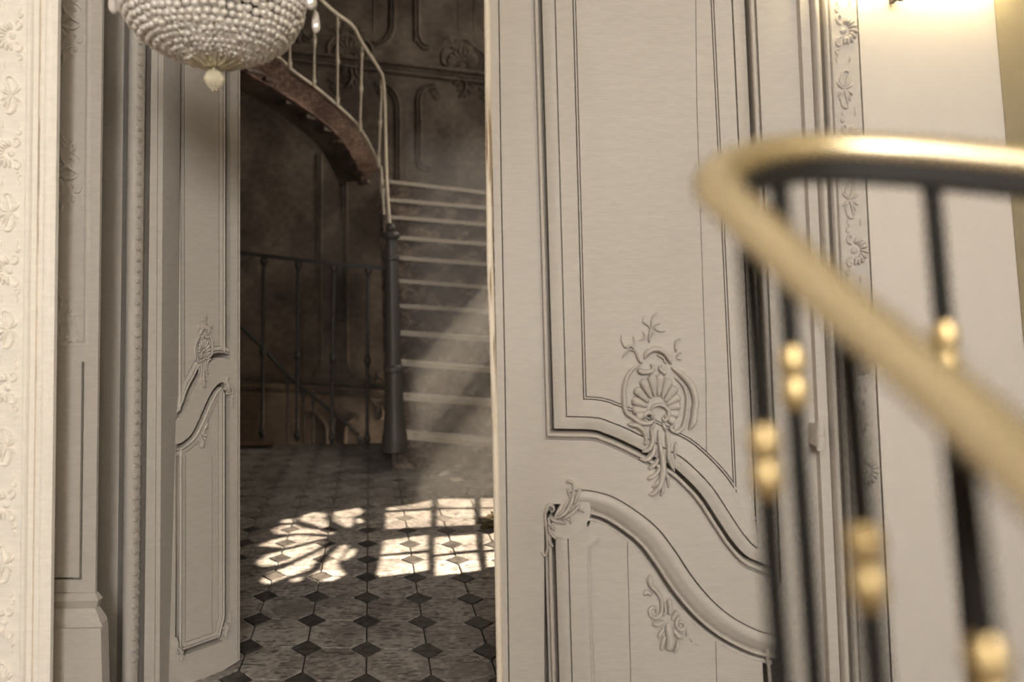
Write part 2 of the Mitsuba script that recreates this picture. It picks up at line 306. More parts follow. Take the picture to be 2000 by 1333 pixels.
# right casing
tr = thing('trim_2', 'pale carved door casing between the grey door and the plain beige wall', 'door casing', kind='structure')
er = lambda x0, x1: vline(((x0, 0), (x1, 1333)))
obj('casing_board', [board(WALL, er(1567, 1626), er(1585, 1646), -0.13, -0.02), board(WALL, er(1586.5, 1647.5), er(1598, 1659), -0.13, -0.002), board(WALL, er(1606, 1667), er(1672, 1740), -0.13, 0.0), board(WALL, er(1598, 1659), er(1606, 1667), -0.13, -0.03)], 'greige_paint', tr)
obj('outer_gap', board(WALL, er(1671, 1739), er(1678, 1747), -0.13, -0.05), 'greige_paint', tr)
for x0, x1, w in ((1587, 1648, 11), (1606.5, 1667.5, 8), (1616, 1678, 6)):
    r = w * K / 2
    obj('bead_moulding', sweep(WALL, WALL.path(er(x0, x1)), [(r - r * math.cos(t) , 0.012 * math.sin(t)) for t in np.linspace(0, math.pi, 9)]), 'greige_paint', tr, smooth=True)
for i in range(-1, 6):
    y = 60 + 215 * i
    obj('carved_frieze', frieze((1645 + 0.0495 * y, y), -1, 0.78), 'greige_paint', tr, smooth=True)

# ------------------------------------------------------------------ carved ornaments, shared by the doors and the hall wall
ZA = lambda x, y: (1190 + x / 6.665, 590 + y / 6.665)
ZB = lambda x, y: (1190 + x / 6.665, 780 + y / 6.665)
ZC = lambda x, y: (1040 + x / 7.407, 920 + y / 7.407)
ZD = lambda x, y: (1240 + x / 7.407, 1110 + y / 7.407)
def A(*p): return [ZA(*q) for q in p]
def B(*p): return [ZB(*q) for q in p]
def Cc(*p): return [ZC(*q) for q in p]
def D(*p): return [ZD(*q) for q in p]
CARTOUCHE = [   # (points, widths in photographed pixels, height ratio)
    (A((520, 530), (520, 450), (535, 350), (500, 300), (440, 260), (450, 185)), [6, 4, 3, 2.2, 1.5], .6), (A((535, 420), (550, 340), (550, 250), (570, 180), (625, 135)), [4, 3, 3, 1.5], .6),
    (A((575, 325), (620, 285), (665, 283)), [3, 1.5], .6), (A((585, 345), (650, 380), (735, 382)), [3, 1.5], .6), (A((520, 465), (590, 398)), [4, 2.5], .6), (A((390, 505), (465, 460), (440, 385)), [1.8, 3.4, 2], .6),
    (A((430, 800), (380, 740), (340, 640), (280, 570), (210, 590), (165, 520), (152, 430)), [7, 5, 4, 3, 1.8], .6), (A((300, 580), (325, 545), (313, 450)), [3, 3.6, 2], .6), (A((340, 650), (270, 622), (200, 680), (168, 735)), [4, 3, 1.5], .6),
    (A((875, 655), (858, 560), (880, 500), (935, 472)), [4, 3.4, 1.5], .6), (A((870, 720), (910, 668), (945, 660)), [3, 1.6], .6), (A((885, 738), (940, 758)), [2.6, 1.4], .6),
    (A((455, 745), (490, 665), (590, 615), (690, 640), (760, 710), (810, 810)), [7, 10, 11, 11, 10, 9], .45), (A((620, 690), (700, 725), (737, 810)), [4, 5, 4], .5),
    (A((395, 860), (400, 905), (470, 915), (550, 895), (572, 845), (530, 810)), [8, 10, 9, 7, 5], .5), (A((745, 930), (690, 905), (655, 860), (690, 825)), [9, 8, 6, 5], .5),
    (A((420, 800), (280, 900), (205, 1050), (190, 1250), (215, 1420)) + B((300, 230), (420, 305), (530, 305), (600, 255)), [5, 7, 9, 10, 10, 10, 10, 9, 6], .5),
    (A((810, 850), (960, 960), (1075, 1110), (1125, 1300)) + B((1110, 130), (1095, 280), (1040, 400)), [10, 13, 14, 14, 14, 14, 12], .4), (A((850, 985), (960, 1090), (1010, 1240)) + B((1005, 80), (990, 240), (950, 370), (870, 425), (800, 385), (820, 345), (860, 350)), [4, 6, 7, 7, 8, 9, 8, 6, 5], .55),
    (B((530, 140), (590, 85), (680, 75), (755, 130), (765, 220), (715, 275), (690, 235)), [5, 6, 8, 8, 8, 7, 4], .6), (B((470, 260), (450, 210), (500, 165), (560, 200), (540, 260)), [6, 10, 10, 9, 6], .6),
    (B((640, 400), (650, 560), (690, 800), (690, 960), (650, 1120), (570, 1220), (510, 1240)), [6, 9, 12, 14, 13, 9, 8], .6), (B((235, 320), (370, 345), (455, 430), (475, 540), (455, 600)), [9, 11, 10, 8, 6], .6),
    (B((540, 380), (560, 520), (520, 640), (430, 690)), [8, 10, 9, 6], .6), (B((590, 560), (560, 700), (490, 775), (395, 785)), [7, 10, 10, 7], .6), (B((640, 770), (580, 850), (500, 910)), [7, 8, 7], .65), (B((660, 880), (590, 980), (485, 1040)), [7, 8, 8], .65),
    (B((660, 1020), (600, 1100), (555, 1150)), [6, 7, 5], .65), (B((745, 420), (765, 600), (775, 780), (850, 945)), [8, 10, 9, 5], .55), (B((700, 900), (750, 1010), (770, 1160)), [7, 8, 4], .55), (B((690, 1060), (690, 1180), (665, 1265)), [8, 9, 5], .6),
    (B((600, 300), (530, 400)), [7, 5], .5), (B((690, 300), (740, 420)), [7, 6], .5), (B((870, 560), (850, 680), (860, 790)), [5, 6, 3], .5)]
for tx, ty in ((345, 1500), (300, 1400), (298, 1270), (335, 1125), (430, 1005), (548, 945), (665, 935), (780, 1000), (865, 1105), (915, 1220), (925, 1340), (905, 1460), (850, 1560)):
    cx, cy = 630, 1420
    CARTOUCHE.append((A((cx + (tx - cx) * .38, cy + (ty - cy) * .38), (cx + (tx - cx) * .7, cy + (ty - cy) * .7), (tx, ty)), [6, 15, 20], .26))
    CARTOUCHE.append((A((cx + (tx - cx) * .45, cy + (ty - cy) * .45), (cx + (tx - cx) * .9, cy + (ty - cy) * .9)), [2, 4.5], 1.0))
CORNER = [
    (Cc((115, 1170), (180, 1215), (215, 1120), (205, 900), (190, 740), (185, 600), (215, 505), (270, 485), (308, 540), (285, 585), (255, 565)), [5, 5, 4.5, 5, 6, 6, 6, 6, 5, 4, 3], .8),
    (Cc((300, 690), (450, 610), (550, 460), (590, 300), (580, 180), (520, 140), (480, 170)), [6, 9, 9, 6, 5, 6, 5], .7), (Cc((350, 645), (430, 570), (480, 460), (525, 390)), [5, 6, 5, 3], .8), (Cc((545, 420), (525, 320), (500, 255)), [4, 4, 5], .8),
    (Cc((590, 490), (640, 360), (695, 250)), [6, 8, 6], .7), (Cc((420, 695), (560, 600), (640, 525), (690, 470)), [7, 8, 8, 6], .7), (Cc((650, 560), (710, 555), (752, 600)), [5, 5, 3.5], .7), (Cc((240, 640), (310, 705), (420, 725), (480, 770)), [6, 7, 6, 4], .8),
    (Cc((480, 685), (535, 700), (552, 765)), [5, 5, 3], .7), (Cc((215, 740), (295, 810), (310, 865)), [5, 6, 4], .7), (Cc((225, 800), (280, 920), (360, 985)), [6, 6, 4], .7), (Cc((225, 920), (255, 1040), (300, 1095)), [5, 6, 4], .7)]
SCROLL = [
    (D((245, 95), (215, 160), (235, 250), (310, 330), (375, 430), (390, 560), (370, 670), (300, 715), (232, 685), (215, 615), (255, 570), (305, 592), (312, 640), (285, 655)), [11, 13, 11, 10, 9, 8, 8, 8, 7.5, 7, 6, 5, 4, 3], .6),
    (D((130, 395), (180, 350), (255, 400)), [7, 9, 7], .5), (D((490, 450), (510, 560), (500, 690)), [11, 10, 8], .5), (D((430, 505), (445, 620), (400, 705)), [6, 7, 5], .6), (D((610, 620), (575, 690), (535, 770)), [9, 8, 6], .5),
    (D((660, 695), (600, 770), (610, 860), (665, 895), (715, 860), (705, 795), (655, 780), (640, 830), (668, 845)), [6, 8, 8, 7, 6, 6, 5, 4, 3], .6), (D((480, 800), (500, 930), (520, 1080), (480, 1210)), [10, 17, 19, 15], .32),
    (D((430, 780), (330, 810), (255, 810)), [7, 14, 9], .4), (D((430, 870), (370, 950), (340, 1035)), [6, 8, 5], .5), (D((440, 990), (405, 1080), (385, 1205)), [6, 9, 7], .5), (D((560, 890), (640, 980), (705, 985)), [8, 13, 9], .4),
    (D((625, 1040), (610, 1150), (560, 1235)), [5, 8, 5], .5), (D((760, 890), (742, 1000)), [4, 4], .6), (D((805, 1030), (840, 1090)), [4, 2], .6), (D((870, 1098), (912, 1132)), [2, 1.6], .6)]
def carve(pl, orn, tf=None, k=1.0, h0=0.0, wk=None):
    """The relief of an ornament on a plane. tf maps its photographed points to where it stands; k scales widths."""
    out = []
    for pts, w, r in orn:
        q = [tf(*p) for p in pts] if tf else pts
        out.append(stroke(pl, pl.path(q), np.array(w) * (wk or K) * k, r, h0))
    return trimesh.util.concatenate(out)

# ------------------------------------------------------------------ door_2: the closed grey leaf on the right
YD = 2.45
DR = frontal(YD); KD = YD / FPX
d2 = thing('door_2', 'large pale grey panelled door leaf with carved shell cartouche', 'door', kind='structure')
bottom = [(1062, 859), (1150, 861), (1174, 867), (1200, 877), (1225, 889), (1255, 904), (1285, 921), (1311, 936), (1354, 979), (1388, 1030), (1418, 1074), (1456, 1111), (1527, 1140)]
upper_px = [(1031, -220)] + list(map(tuple, [bottom[0]])) + list(map(tuple, spline(bottom, 4)[4:-4])) + [bottom[-1], (1512, 790), (1503, 575), (1490, 292), (1477, 0), (1468, -220)]
upper = DR.path(upper_px)                    # anticlockwise seen from the front: inside is to the left
P1 = [(0, 0.0), (0.0003, -0.018), (0.0078, -0.018), (0.009, 0.001)] + [(0.0088 + 0.0052 - 0.0052 * math.cos(t), 0.001 + 0.007 * math.sin(t)) for t in np.linspace(0.2, math.pi - 0.2, 6)] + \
     [(0.0193, 0.0), (0.0196, -0.09), (0.0308, -0.09), (0.0312, -0.010)] + [(0.0312 + t * 0.034, -0.010 + 0.012 * math.sin(t * math.pi / 2) - 0.004 * t) for t in np.linspace(0.1, 1, 7)] + \
     [(0.0655, -0.03), (0.0690, -0.03), (0.0692, -0.004), (0.117, -0.008), (0.1173, -0.035), (0.1203, -0.035), (0.1206, -0.006), (0.1245, -0.006), (0.1248, -0.035), (0.1275, -0.035), (0.128, -0.007)]
P1 = [(d * KD / 0.00147, h) for d, h in P1]
obj('panel_moulding', sweep(DR, upper, P1), 'greige_paint', d2, smooth=25)
def offset(path, d): return path + normals2(path, False) * d
field1 = offset(upper, P1[-1][0])
def planks(pl, poly, lines, h0, h1, gap=0.0009):
    for l in lines: poly = poly.difference(LineString(pl.path(l)).buffer(gap))
    return [face(pl, g, h0, h1) for g in (poly.geoms if hasattr(poly, 'geoms') else [poly]) if g.area > 1e-4]
for m in planks(DR, Polygon(field1).buffer(0.0005), [[(1357, -250), (1362, 200), (1380, 750), (1383, 1200)]], -0.06, -0.007): obj('panel_board', m, 'greige_paint', d2)

s2_px = [(1100, 985), (1112, 963), (1135, 957), (1163, 960), (1201, 972), (1245, 999), (1286, 1033), (1320, 1077), (1354, 1128), (1388, 1169), (1422, 1199), (1456, 1220), (1490, 1235), (1524, 1243)]
s2 = DR.path(spline(s2_px, 4))[::-1]         # runs right to left so that its left is below: inside the panel
P2 = [(0, 0.0), (0.0004, -0.04), (0.0036, -0.04), (0.004, 0.002)] + [(0.004 + t * 0.056, 0.004 + 0.005 * math.sin(math.pi * min(t * 1.6, 1)) - 0.024 * t ** 4) for t in np.linspace(0.05, 1, 11)] + \
     [(0.0605, -0.012)] + [(0.0605 + 0.0055 - 0.0055 * math.cos(t), -0.010 + 0.012 * math.sin(t)) for t in np.linspace(0.3, math.pi - 0.3, 6)] + [(0.0722, -0.012), (0.0725, -0.06), (0.083, -0.06), (0.0832, -0.018), (0.0905, -0.012), (0.091, -0.008)]
obj('panel_moulding', sweep(DR, s2, [(d * KD / 0.00147, h) for d, h in P2]), 'greige_paint', d2, smooth=25)
lv = DR.path([(1063, 1010), (1075, 1420)])
PL = [p for p in P1 if p[0] < 0.075 * KD / 0.00147] + [(0.125, -0.006)]
obj('panel_moulding', sweep(DR, lv, PL), 'greige_paint', d2, smooth=25)
rv = DR.path([(1540, 1420), (1524, 1243)])
PR = [(0, 0.0), (0.0003, -0.05), (0.006, -0.05), (0.0063, -0.004), (0.014, -0.004), (0.0145, -0.09), (0.036, -0.09), (0.0363, -0.004), (0.046, -0.002), (0.0465, -0.012)]
obj('panel_moulding', sweep(DR, rv, PR), 'greige_paint', d2, smooth=25)
hole2 = Polygon(list(DR.path([(1063, 1420 + 40), (1063, 1010), (1080, 985)])) + list(DR.path(spline(s2_px, 4))) + list(DR.path([(1524, 1243), (1543, 1460)])))
f2 = Polygon(list(DR.path([(1122, 1460), (1117, 1050), (1150, 1030), (1160, 1006)])) + list(offset(s2, 0.0895 * KD / 0.00147)[::-1])[12:] + list(DR.path([(1490, 1279), (1497, 1460)]))).buffer(0)
for m in planks(DR, f2, [[(1225, 1000), (1227, 1100), (1236, 1470)], [(1398, 1200), (1404, 1470)]], -0.06, -0.008): obj('panel_board', m, 'greige_paint', d2)
g2 = DR.path([(1172, 1054), (1151, 1074), (1152, 1150), (1163, 1430)])
obj('field_bead', sweep(DR, g2, [(-0.006, -0.008), (-0.005, -0.002), (-0.0025, -0.002), (-0.0024, -0.008), (0.0024, -0.008), (0.0025, -0.003), (0.005, -0.003), (0.006, -0.008)]), 'greige_paint', d2)
obj('corner_block', face(DR, Polygon(DR.path(list(spline([(1072, 1040), (1095, 985), (1118, 963), (1145, 970), (1153, 992), (1148, 1018), (1117, 1050), (1095, 1050)], 4, True)))), -0.02, 0.0035), 'greige_paint', d2)
stile = Polygon(DR.path([(951, -240), (985, 1460), (1622, 1460), (1561, -240)]))
seam = LineString(DR.path([(971, -240), (979, 360), (986, 720), (996, 1460)])).buffer(0.0016)
hole1 = Polygon(upper).buffer(0.0002)
st = stile.difference(hole1).difference(hole2).difference(seam)
obj('stile_frame', face(DR, st, -0.1, 0.0), 'greige_paint', d2)
obj('leaf_back', face(DR, stile, -0.12, -0.1), 'greige_paint', d2)
obj('astragal', sweep(DR, DR.path([(955, -240), (962, 500), (973, 850), (984, 1460)]), [(0.002, -0.05), (0.003, -0.01)] + [(-0.008 + 0.0095 * math.cos(t), 0.010 * math.sin(t)) for t in np.linspace(0, math.pi, 9)] + [(-0.0178, -0.05)]), 'worn_paint', d2, smooth=40)
obj('cartouche', carve(DR, CARTOUCHE, wk=KD), 'greige_paint', d2, smooth=True, label='carved shell cartouche with coral sprigs')
obj('corner_acanthus', carve(DR, CORNER, wk=KD, h0=0.004), 'greige_paint', d2, smooth=True, label='carved acanthus corner')
obj('scroll_ornament', carve(DR, SCROLL, wk=KD, h0=-0.006), 'greige_paint', d2, smooth=True, label='carved leaf scroll')
hp = at(1603, 852, YF - 0.015)
obj('hinge', [lathe([(0, -0.045), (0.010, -0.043), (0.012, -0.038), (0.012, -0.002), (0.010, 0), (0.012, 0.002), (0.012, 0.038), (0.010, 0.043), (0, 0.045)], hp, None, 14), bx(hp[0] - 0.012, hp[0] + 0.004, hp[1] - 0.002, hp[1] + 0.07, hp[2] - 0.03, hp[2] + 0.03)], 'greige_paint', d2, smooth=35, label='barrel hinge')

# ------------------------------------------------------------------ the left reveal: carved pier, set-back wall, beaded inner casing
YP = 2.55; PP = frontal(YP); KP = YP / FPX
pier = thing('wall_reveal', 'shaded greige pier with carved tendrils and plinth inside the bright casing', 'wall', kind='structure')
ep = lambda x0, x1: vline(((x0, 0), (x1, 1333)))
PB = lambda la, lb, h0, h1: board(PP, la, lb, h0, h1)
pr = vline(((200, 0), (186, 1158)), -300, 1158)
groove = LineString(PP.path([(162, 707), (157, 1131), (60, 1131)])).buffer(2.6 * KP, cap_style=2, join_style=2)
shaft = Polygon(list(PP.path([(-330, -300), (-330, 1158)])) + list(PP.path(pr))[::-1]).difference(groove)
obj('pier_board', face(PP, shaft, -0.012, 0.0), 'greige_paint', pier)
obj('groove_back', face(PP, Polygon(PP.path([(-330, 690), (-330, 1150), (170, 1150), (176, 690)])), -0.05, -0.035), 'greige_paint', pier)
ridge = [(176, -300), (168.5, 672), (60, 672)]
obj('panel_ridge', sweep(PP, PP.path(ridge), [(0.009, 0), (0.004, 0.004), (0, 0.005), (-0.004, 0.004), (-0.009, 0)]), 'greige_paint', pier, smooth=True)
def plinth(y0, y1, xr0, xr1, h0, h1):
    q0, q1 = PP.uv(xr0, y0), PP.uv(xr1, y1); xl = -2.6
    return hexa([PP.pt([[x, q1[1], h]])[0] for x, h in ((xl, -0.012), (q1[0], -0.012), (q1[0], h1), (xl, h1))], [PP.pt([[x, q0[1], h]])[0] for x, h in ((xl, -0.012), (q0[0], -0.012), (q0[0], h0), (xl, h0))])
obj('plinth_moulding', [plinth(1158, 1170, 187, 197, 0.002, 0.018), plinth(1170, 1186, 197, 190, 0.018, 0.006), plinth(1186, 1198, 190, 199, 0.012, 0.024), plinth(1198, 1212, 199, 207, 0.024, 0.030), plinth(1212, 1219, 206, 207, 0.022, 0.026)], 'greige_paint', pier)
obj('plinth', plinth(1219, 1530, 208, 215, 0.036, 0.036), 'greige_paint', pier)
ZE = lambda x, y: (100 + x / 6.058, 200 + y / 6.058)
ZF = lambda x, y: (100 + x / 7.017, 530 + y / 7.017)
def E_(*p): return [ZE(*q) for q in p]
def F_(*p): return [ZF(*q) for q in p]
TENDRIL = [(E_((112, 225), (118, 320), (140, 410), (190, 478), (245, 462)), [2, 3, 3.5, 3, 2], .9), (E_((118, 320), (95, 430), (92, 530)), [2, 4, 3], .9), (E_((125, 445), (160, 520), (215, 548)), [2, 3, 2], .9), (E_((245, 508), (285, 520), (280, 565), (235, 592), (300, 625), (345, 695)), [3, 4.5, 4, 3, 4, 3], .9),
    (E_((205, 675), (240, 655), (268, 685), (245, 712)), [2.5, 4, 4, 3], .9), (E_((110, 600), (140, 690), (190, 745)), [4, 7, 5], .7), (E_((60, 850), (130, 780), (190, 735)), [5, 9, 6], .6), (E_((80, 850), (180, 770), (260, 800), (330, 850)), [5, 9, 8, 4], .6), (E_((80, 850), (180, 900), (260, 895), (330, 850)), [5, 9, 8, 4], .6),
    (E_((70, 870), (160, 890), (190, 955)), [5, 8, 5], .6), (E_((80, 880), (130, 950), (150, 1010)), [4, 7, 4], .7), (E_((80, 900), (115, 980), (110, 1060)), [4, 5, 3], .7), (E_((240, 985), (268, 985), (262, 1012)), [3, 4, 3], .9), (E_((280, 1072), (330, 1062), (370, 1000)), [3, 4, 2.5], .9),
    (E_((240, 1078), (280, 1130), (272, 1165), (238, 1165)), [3, 4.5, 4, 3], .9), (E_((105, 1250), (135, 1180), (190, 1125), (245, 1118)), [3, 4.5, 4, 2], .9), (E_((120, 1190), (140, 1240), (110, 1330)), [3, 6, 4], .9), (E_((200, 1180), (232, 1235)), [2, 3], .9), (E_((80, 1140), (95, 1200), (90, 1270)), [3, 4, 2], .9), (E_((90, 280), (150, 290)), [2, 2], .9)]
TAIL = [(F_((92, 35), (112, 120), (135, 170), (110, 260), (120, 320)), [2, 5, 5, 5, 3], .9), (F_((80, 180), (100, 230)), [4, 4], .8), (F_((150, 395), (140, 450), (110, 500)), [4, 4, 3], .9), (F_((75, 340), (120, 335), (155, 390)), [3, 4, 3], .9), (F_((200, 415), (242, 405)), [2, 2], .9), (F_((240, 498), (272, 535), (222, 585), (215, 690)), [3, 4.5, 4, 3.5], .9), (F_((425, 655), (405, 603), (345, 605), (310, 655), (350, 750), (372, 880)), [3.5, 3, 3, 4, 4, 4], .9),
    (F_((170, 960), (255, 998), (330, 965), (362, 935), (435, 935)), [3, 4.5, 4.5, 3, 2.5], .9), (F_((90, 570), (112, 680), (90, 760), (85, 830), (112, 900), (92, 985)), [4, 6, 5, 6, 6, 4], .8), (F_((185, 715), (145, 755), (130, 860)), [3, 5, 4], .9), (F_((250, 610), (275, 635)), [2.5, 2], .9)]
obj('carved_tendril', carve(PP, [(p, w, r * .4) for p, w, r in TENDRIL], wk=KP), 'greige_paint', pier, smooth=True)
obj('carved_tendril', carve(PP, [(p, w, r * .4) for p, w, r in TENDRIL], lambda x, y: (x + 4, y - 293), wk=KP), 'greige_paint', pier, smooth=True)
obj('carved_tail', trimesh.util.concatenate([carve(PP, [(p, w, r * .4) for p, w, r in TAIL], wk=KP), boss(PP, PP.uv(*ZF(212, 908)), 4.5 * KP, 0.7)]), 'greige_paint', pier, smooth=True)

YS = 2.78; PS = frontal(YS); KS = YS / FPX
ic = thing('trim_3', 'inner doorway casing with round column moulding and carved bead strip left of the narrow leaf', 'door casing', kind='structure')
es = lambda a, b: vline(((a, 0), (b, 1000)))
obj('casing_board', [board(PS, es(120, 100), es(240, 228), -0.06, -0.012), board(PS, es(266, 256), es(282, 271), -0.13, 0.004), board(PS, es(299, 287), es(311, 305.5), -0.13, 0.008), board(PS, es(312, 306.5), es(322, 315.5), -0.13, 0.008), board(PS, es(240, 230), es(318, 312), -0.15, -0.13)], 'greige_paint', ic)
obj('column_moulding', sweep(PS, PS.path(es(255, 243.5)), [(0.0, -0.03)] + [((255 - 226) * KS * (1 - t) * 0.0 + 0.026 - 0.026 * math.cos(a), 0.034 * math.sin(a)) for t, a in zip(np.linspace(0, 1, 11), np.linspace(0.1, math.pi - 0.1, 11))]), 'greige_paint', ic, smooth=True)
# twisted leaf beads along the casing
bead = []
for y in np.arange(-60, 1300, 21.0):
    x = 275.5 - 10.5 * y / 1000
    bead.append(stroke(PS, PS.path([(x - 4, y - 9), (x + 1, y - 4), (x + 5, y + 3), (x + 2, y + 9)]), np.array([4, 8, 9, 5]) * KS, 0.9, 0.0, 3))
bead_key = thing  # (each bead below is a part of the casing)
for m in bead: obj('carved_bead', m, 'greige_paint', ic, smooth=True)

# ------------------------------------------------------------------ door_1: the narrow leaf turned into the hall
h0, h1 = at(319, 800, 2.86), at(468.5, 800, 3.09)
LP = Plane((h0[0], h0[1], 0), (h1[0] - h0[0], h1[1] - h0[1], 0))
d1 = thing('door_1', 'narrow panelled door leaf standing open behind the chandelier', 'door', kind='structure')
LW = np.linalg.norm((h1 - h0)[:2])
kl = LW / 150.0                            # one photographed pixel across this leaf
u_px = [(339.5, -220), (341, 824)] + [tuple(q) for q in spline([(341, 824), (355, 813), (366, 793), (376, 765), (388, 742), (398, 722), (412, 706), (430, 699), (450, 704)], 4)[1:]] + [(450, 400), (450, -220)]
u1 = LP.path(u_px)
PU = [(0, 0), (0.0004, -0.07), (0.026, -0.07), (0.0264, -0.004), (0.034, 0.001), (0.038, -0.004), (0.0384, -0.03), (0.0415, -0.03), (0.042, -0.005), (0.062, -0.007), (0.0622, -0.04), (0.066, -0.04), (0.0662, -0.006)]
PU = [(d * kl / 0.0030, h) for d, h in PU]
obj('panel_moulding', sweep(LP, u1, PU), 'greige_paint', d1, smooth=25)
obj('panel_board', face(LP, Polygon(offset(u1, PU[-1][0])).buffer(0.0005), -0.03, -0.006), 'greige_paint', d1)
l_px = [(343, 868)] + [(343, 1100), (342, 1268), (352, 1284), (437, 1253), (443, 1228), (449, 1205), (449, 765)] + [tuple(q) for q in spline([(449, 765), (436, 747), (420, 757), (405, 782), (392, 812), (375, 847), (355, 865), (343, 868)], 4)[1:-1]]
l1 = LP.path(l_px)
obj('panel_moulding', sweep(LP, l1, PU, True), 'greige_paint', d1, smooth=25)
lf = l1 + normals2(l1, True) * PU[-1][0]
for m in planks(LP, Polygon(lf).buffer(0.0008), [[(416, 890), (416.5, 1260)]], -0.03, -0.006): obj('panel_board', m, 'greige_paint', d1)
leaf = Polygon(LP.path([(325, -240), (320, 666), (317, 1386), (468.5, 1290), (469.5, -240)]))
seam1 = LineString(LP.path([(465, -240), (465, 1400)])).buffer(0.0014)
obj('stile_frame', face(LP, leaf.difference(Polygon(u1).buffer(0.0002)).difference(Polygon(l1).buffer(0.0002)).difference(seam1), -0.08, 0), 'greige_paint', d1)
obj('leaf_back', face(LP, leaf, -0.10, -0.08), 'greige_paint', d1)
obj('cartouche', carve(LP, CARTOUCHE, lambda x, y: (398 - (x - 1283) * .25, 690 + (y - 800) * .41), k=0.42, wk=KD), 'greige_paint', d1, smooth=True, label='carved shell cartouche')
obj('corner_acanthus', carve(LP, CORNER, lambda x, y: (444 - (x - 1105) * .19, 766 + (y - 1010) * .40), k=0.6, wk=KD, h0=0.004), 'greige_paint', d1, smooth=True, label='carved acanthus corner')
obj('corner_acanthus', carve(LP, CORNER, lambda x, y: (441 - (x - 1105) * .16, 1222 - (y - 1010) * .36), k=0.55, wk=KD, h0=0.004), 'greige_paint', d1, smooth=True)
obj('corner_acanthus', carve(LP, CORNER, lambda x, y: (350 + (x - 1105) * .19, 1268 - (y - 1010) * .30), k=0.6, wk=KD, h0=0.004), 'greige_paint', d1, smooth=True)
obj('scroll_ornament', carve(LP, SCROLL, lambda x, y: (397 - (x - 1300) * .20, 849 + (y - 1195) * .34), k=0.5, wk=KD, h0=-0.004), 'greige_paint', d1, smooth=True, label='carved leaf scroll')

# ------------------------------------------------------------------ the hall shell
YB, XW, XL, HC = 9.95, 1.15, -3.6, 6.2
YE = 8.2                                   # where the floor ends at the stairwell
HW = frontal(YB); KH = YB / FPX
wb = thing('wall_hall_back', 'dark brown panelled back wall of the stair hall', 'wall', kind='structure')
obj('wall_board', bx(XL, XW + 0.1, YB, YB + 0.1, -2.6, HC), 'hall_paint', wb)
BOLECTION = [(0.0, 0.0), (0.012, 0.02), (0.03, 0.045), (0.045, 0.04), (0.05, 0.015), (0.07, 0.012), (0.085, 0.03), (0.1, 0.0)]
def rail_h(pts, w0, w1): return sweep(HW, HW.path(pts), [(d * (w1 / 0.1), h) for d, h in BOLECTION])
obj('dado_moulding', sweep(HW, HW.path([(440, 108), (545, 119), (960, 168)]), [(0.0, 0), (0.01, 0.06), (0.03, 0.06), (0.035, 0.02), (0.055, 0.02), (0.06, 0.05), (0.075, 0.05), (0.08, 0.03), (0.1, 0.10), (0.13, 0.10), (0.15, 0.0)]), 'hall_paint', wb)
obj('dado_moulding', sweep(HW, HW.path([(440, 768), (590, 772), (760, 783)]), [(0.0, 0), (0.01, 0.05), (0.03, 0.05), (0.035, 0.02), (0.055, 0.02), (0.06, 0.05), (0.075, 0.05), (0.08, 0.03), (0.1, 0.08), (0.13, 0.08), (0.15, 0.0)]), 'hall_paint', wb)
PM = [(-0.040, 0.0), (-0.034, 0.035), (-0.014, 0.045), (-0.009, 0.0), (0.009, 0.0), (0.014, 0.04), (0.03, 0.03), (0.036, 0.0)]
def pmould(pts, k=4):
    obj('panel_moulding', sweep(HW, HW.path(spline(pts, k)), PM), 'hall_paint', wb, smooth=25)
pmould([(768, -260), (768, -100), (768, 40), (766, 62), (755, 80), (738, 90), (728, 86)])
pmould([(816, -260), (816, -100), (816, 55), (818, 75), (828, 90), (838, 92)])
pmould([(585, -260), (585, 40), (588, 60), (602, 78), (612, 72)])
pmould([(745, 168), (762, 174), (776, 195), (779, 230), (779, 320), (780, 400)])
pmould([(850, 168), (832, 172), (820, 190), (820, 230), (820, 310), (826, 325), (840, 330)])
pmould([(626, 300), (626, 380), (626, 560), (627, 700), (622, 722), (612, 735)])
pmould([(675, 300), (675, 380), (676, 560), (677, 700), (680, 720), (694, 736)])
pmould([(638, 900), (636, 845), (632, 828), (620, 815), (608, 814)])
pmould([(672, 900), (672, 845), (678, 825), (692, 814), (704, 816)])
for x in (730, 895, 926): obj('panel_bead', sweep(HW, HW.path([(x, -260), (x, 60)]), [(-0.012, 0), (0, 0.015), (0.012, 0)]), 'hall_paint', wb)
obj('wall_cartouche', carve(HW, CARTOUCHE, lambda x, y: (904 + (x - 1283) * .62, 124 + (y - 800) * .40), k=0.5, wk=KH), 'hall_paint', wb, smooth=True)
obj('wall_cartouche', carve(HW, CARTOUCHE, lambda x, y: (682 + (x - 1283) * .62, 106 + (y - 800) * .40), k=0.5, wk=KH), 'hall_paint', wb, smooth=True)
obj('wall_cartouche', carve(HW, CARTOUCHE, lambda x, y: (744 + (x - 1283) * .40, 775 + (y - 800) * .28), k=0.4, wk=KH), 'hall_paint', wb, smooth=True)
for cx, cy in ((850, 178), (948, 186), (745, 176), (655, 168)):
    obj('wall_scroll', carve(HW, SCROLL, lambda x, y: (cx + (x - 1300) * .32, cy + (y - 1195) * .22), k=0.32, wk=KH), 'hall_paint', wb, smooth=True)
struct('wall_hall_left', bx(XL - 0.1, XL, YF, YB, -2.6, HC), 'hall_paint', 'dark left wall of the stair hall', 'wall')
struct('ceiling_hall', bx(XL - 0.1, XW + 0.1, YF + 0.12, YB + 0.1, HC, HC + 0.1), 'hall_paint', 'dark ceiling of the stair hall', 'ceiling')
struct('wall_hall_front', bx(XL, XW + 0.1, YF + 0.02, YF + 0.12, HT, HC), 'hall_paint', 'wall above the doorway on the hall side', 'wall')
struct('wall_hall_side', bx(XL, wu(-60, 700)[0], YF + 0.121, YF + 0.2, 0, HT), 'hall_paint', 'hall side of the front wall left of the doorway', 'wall')
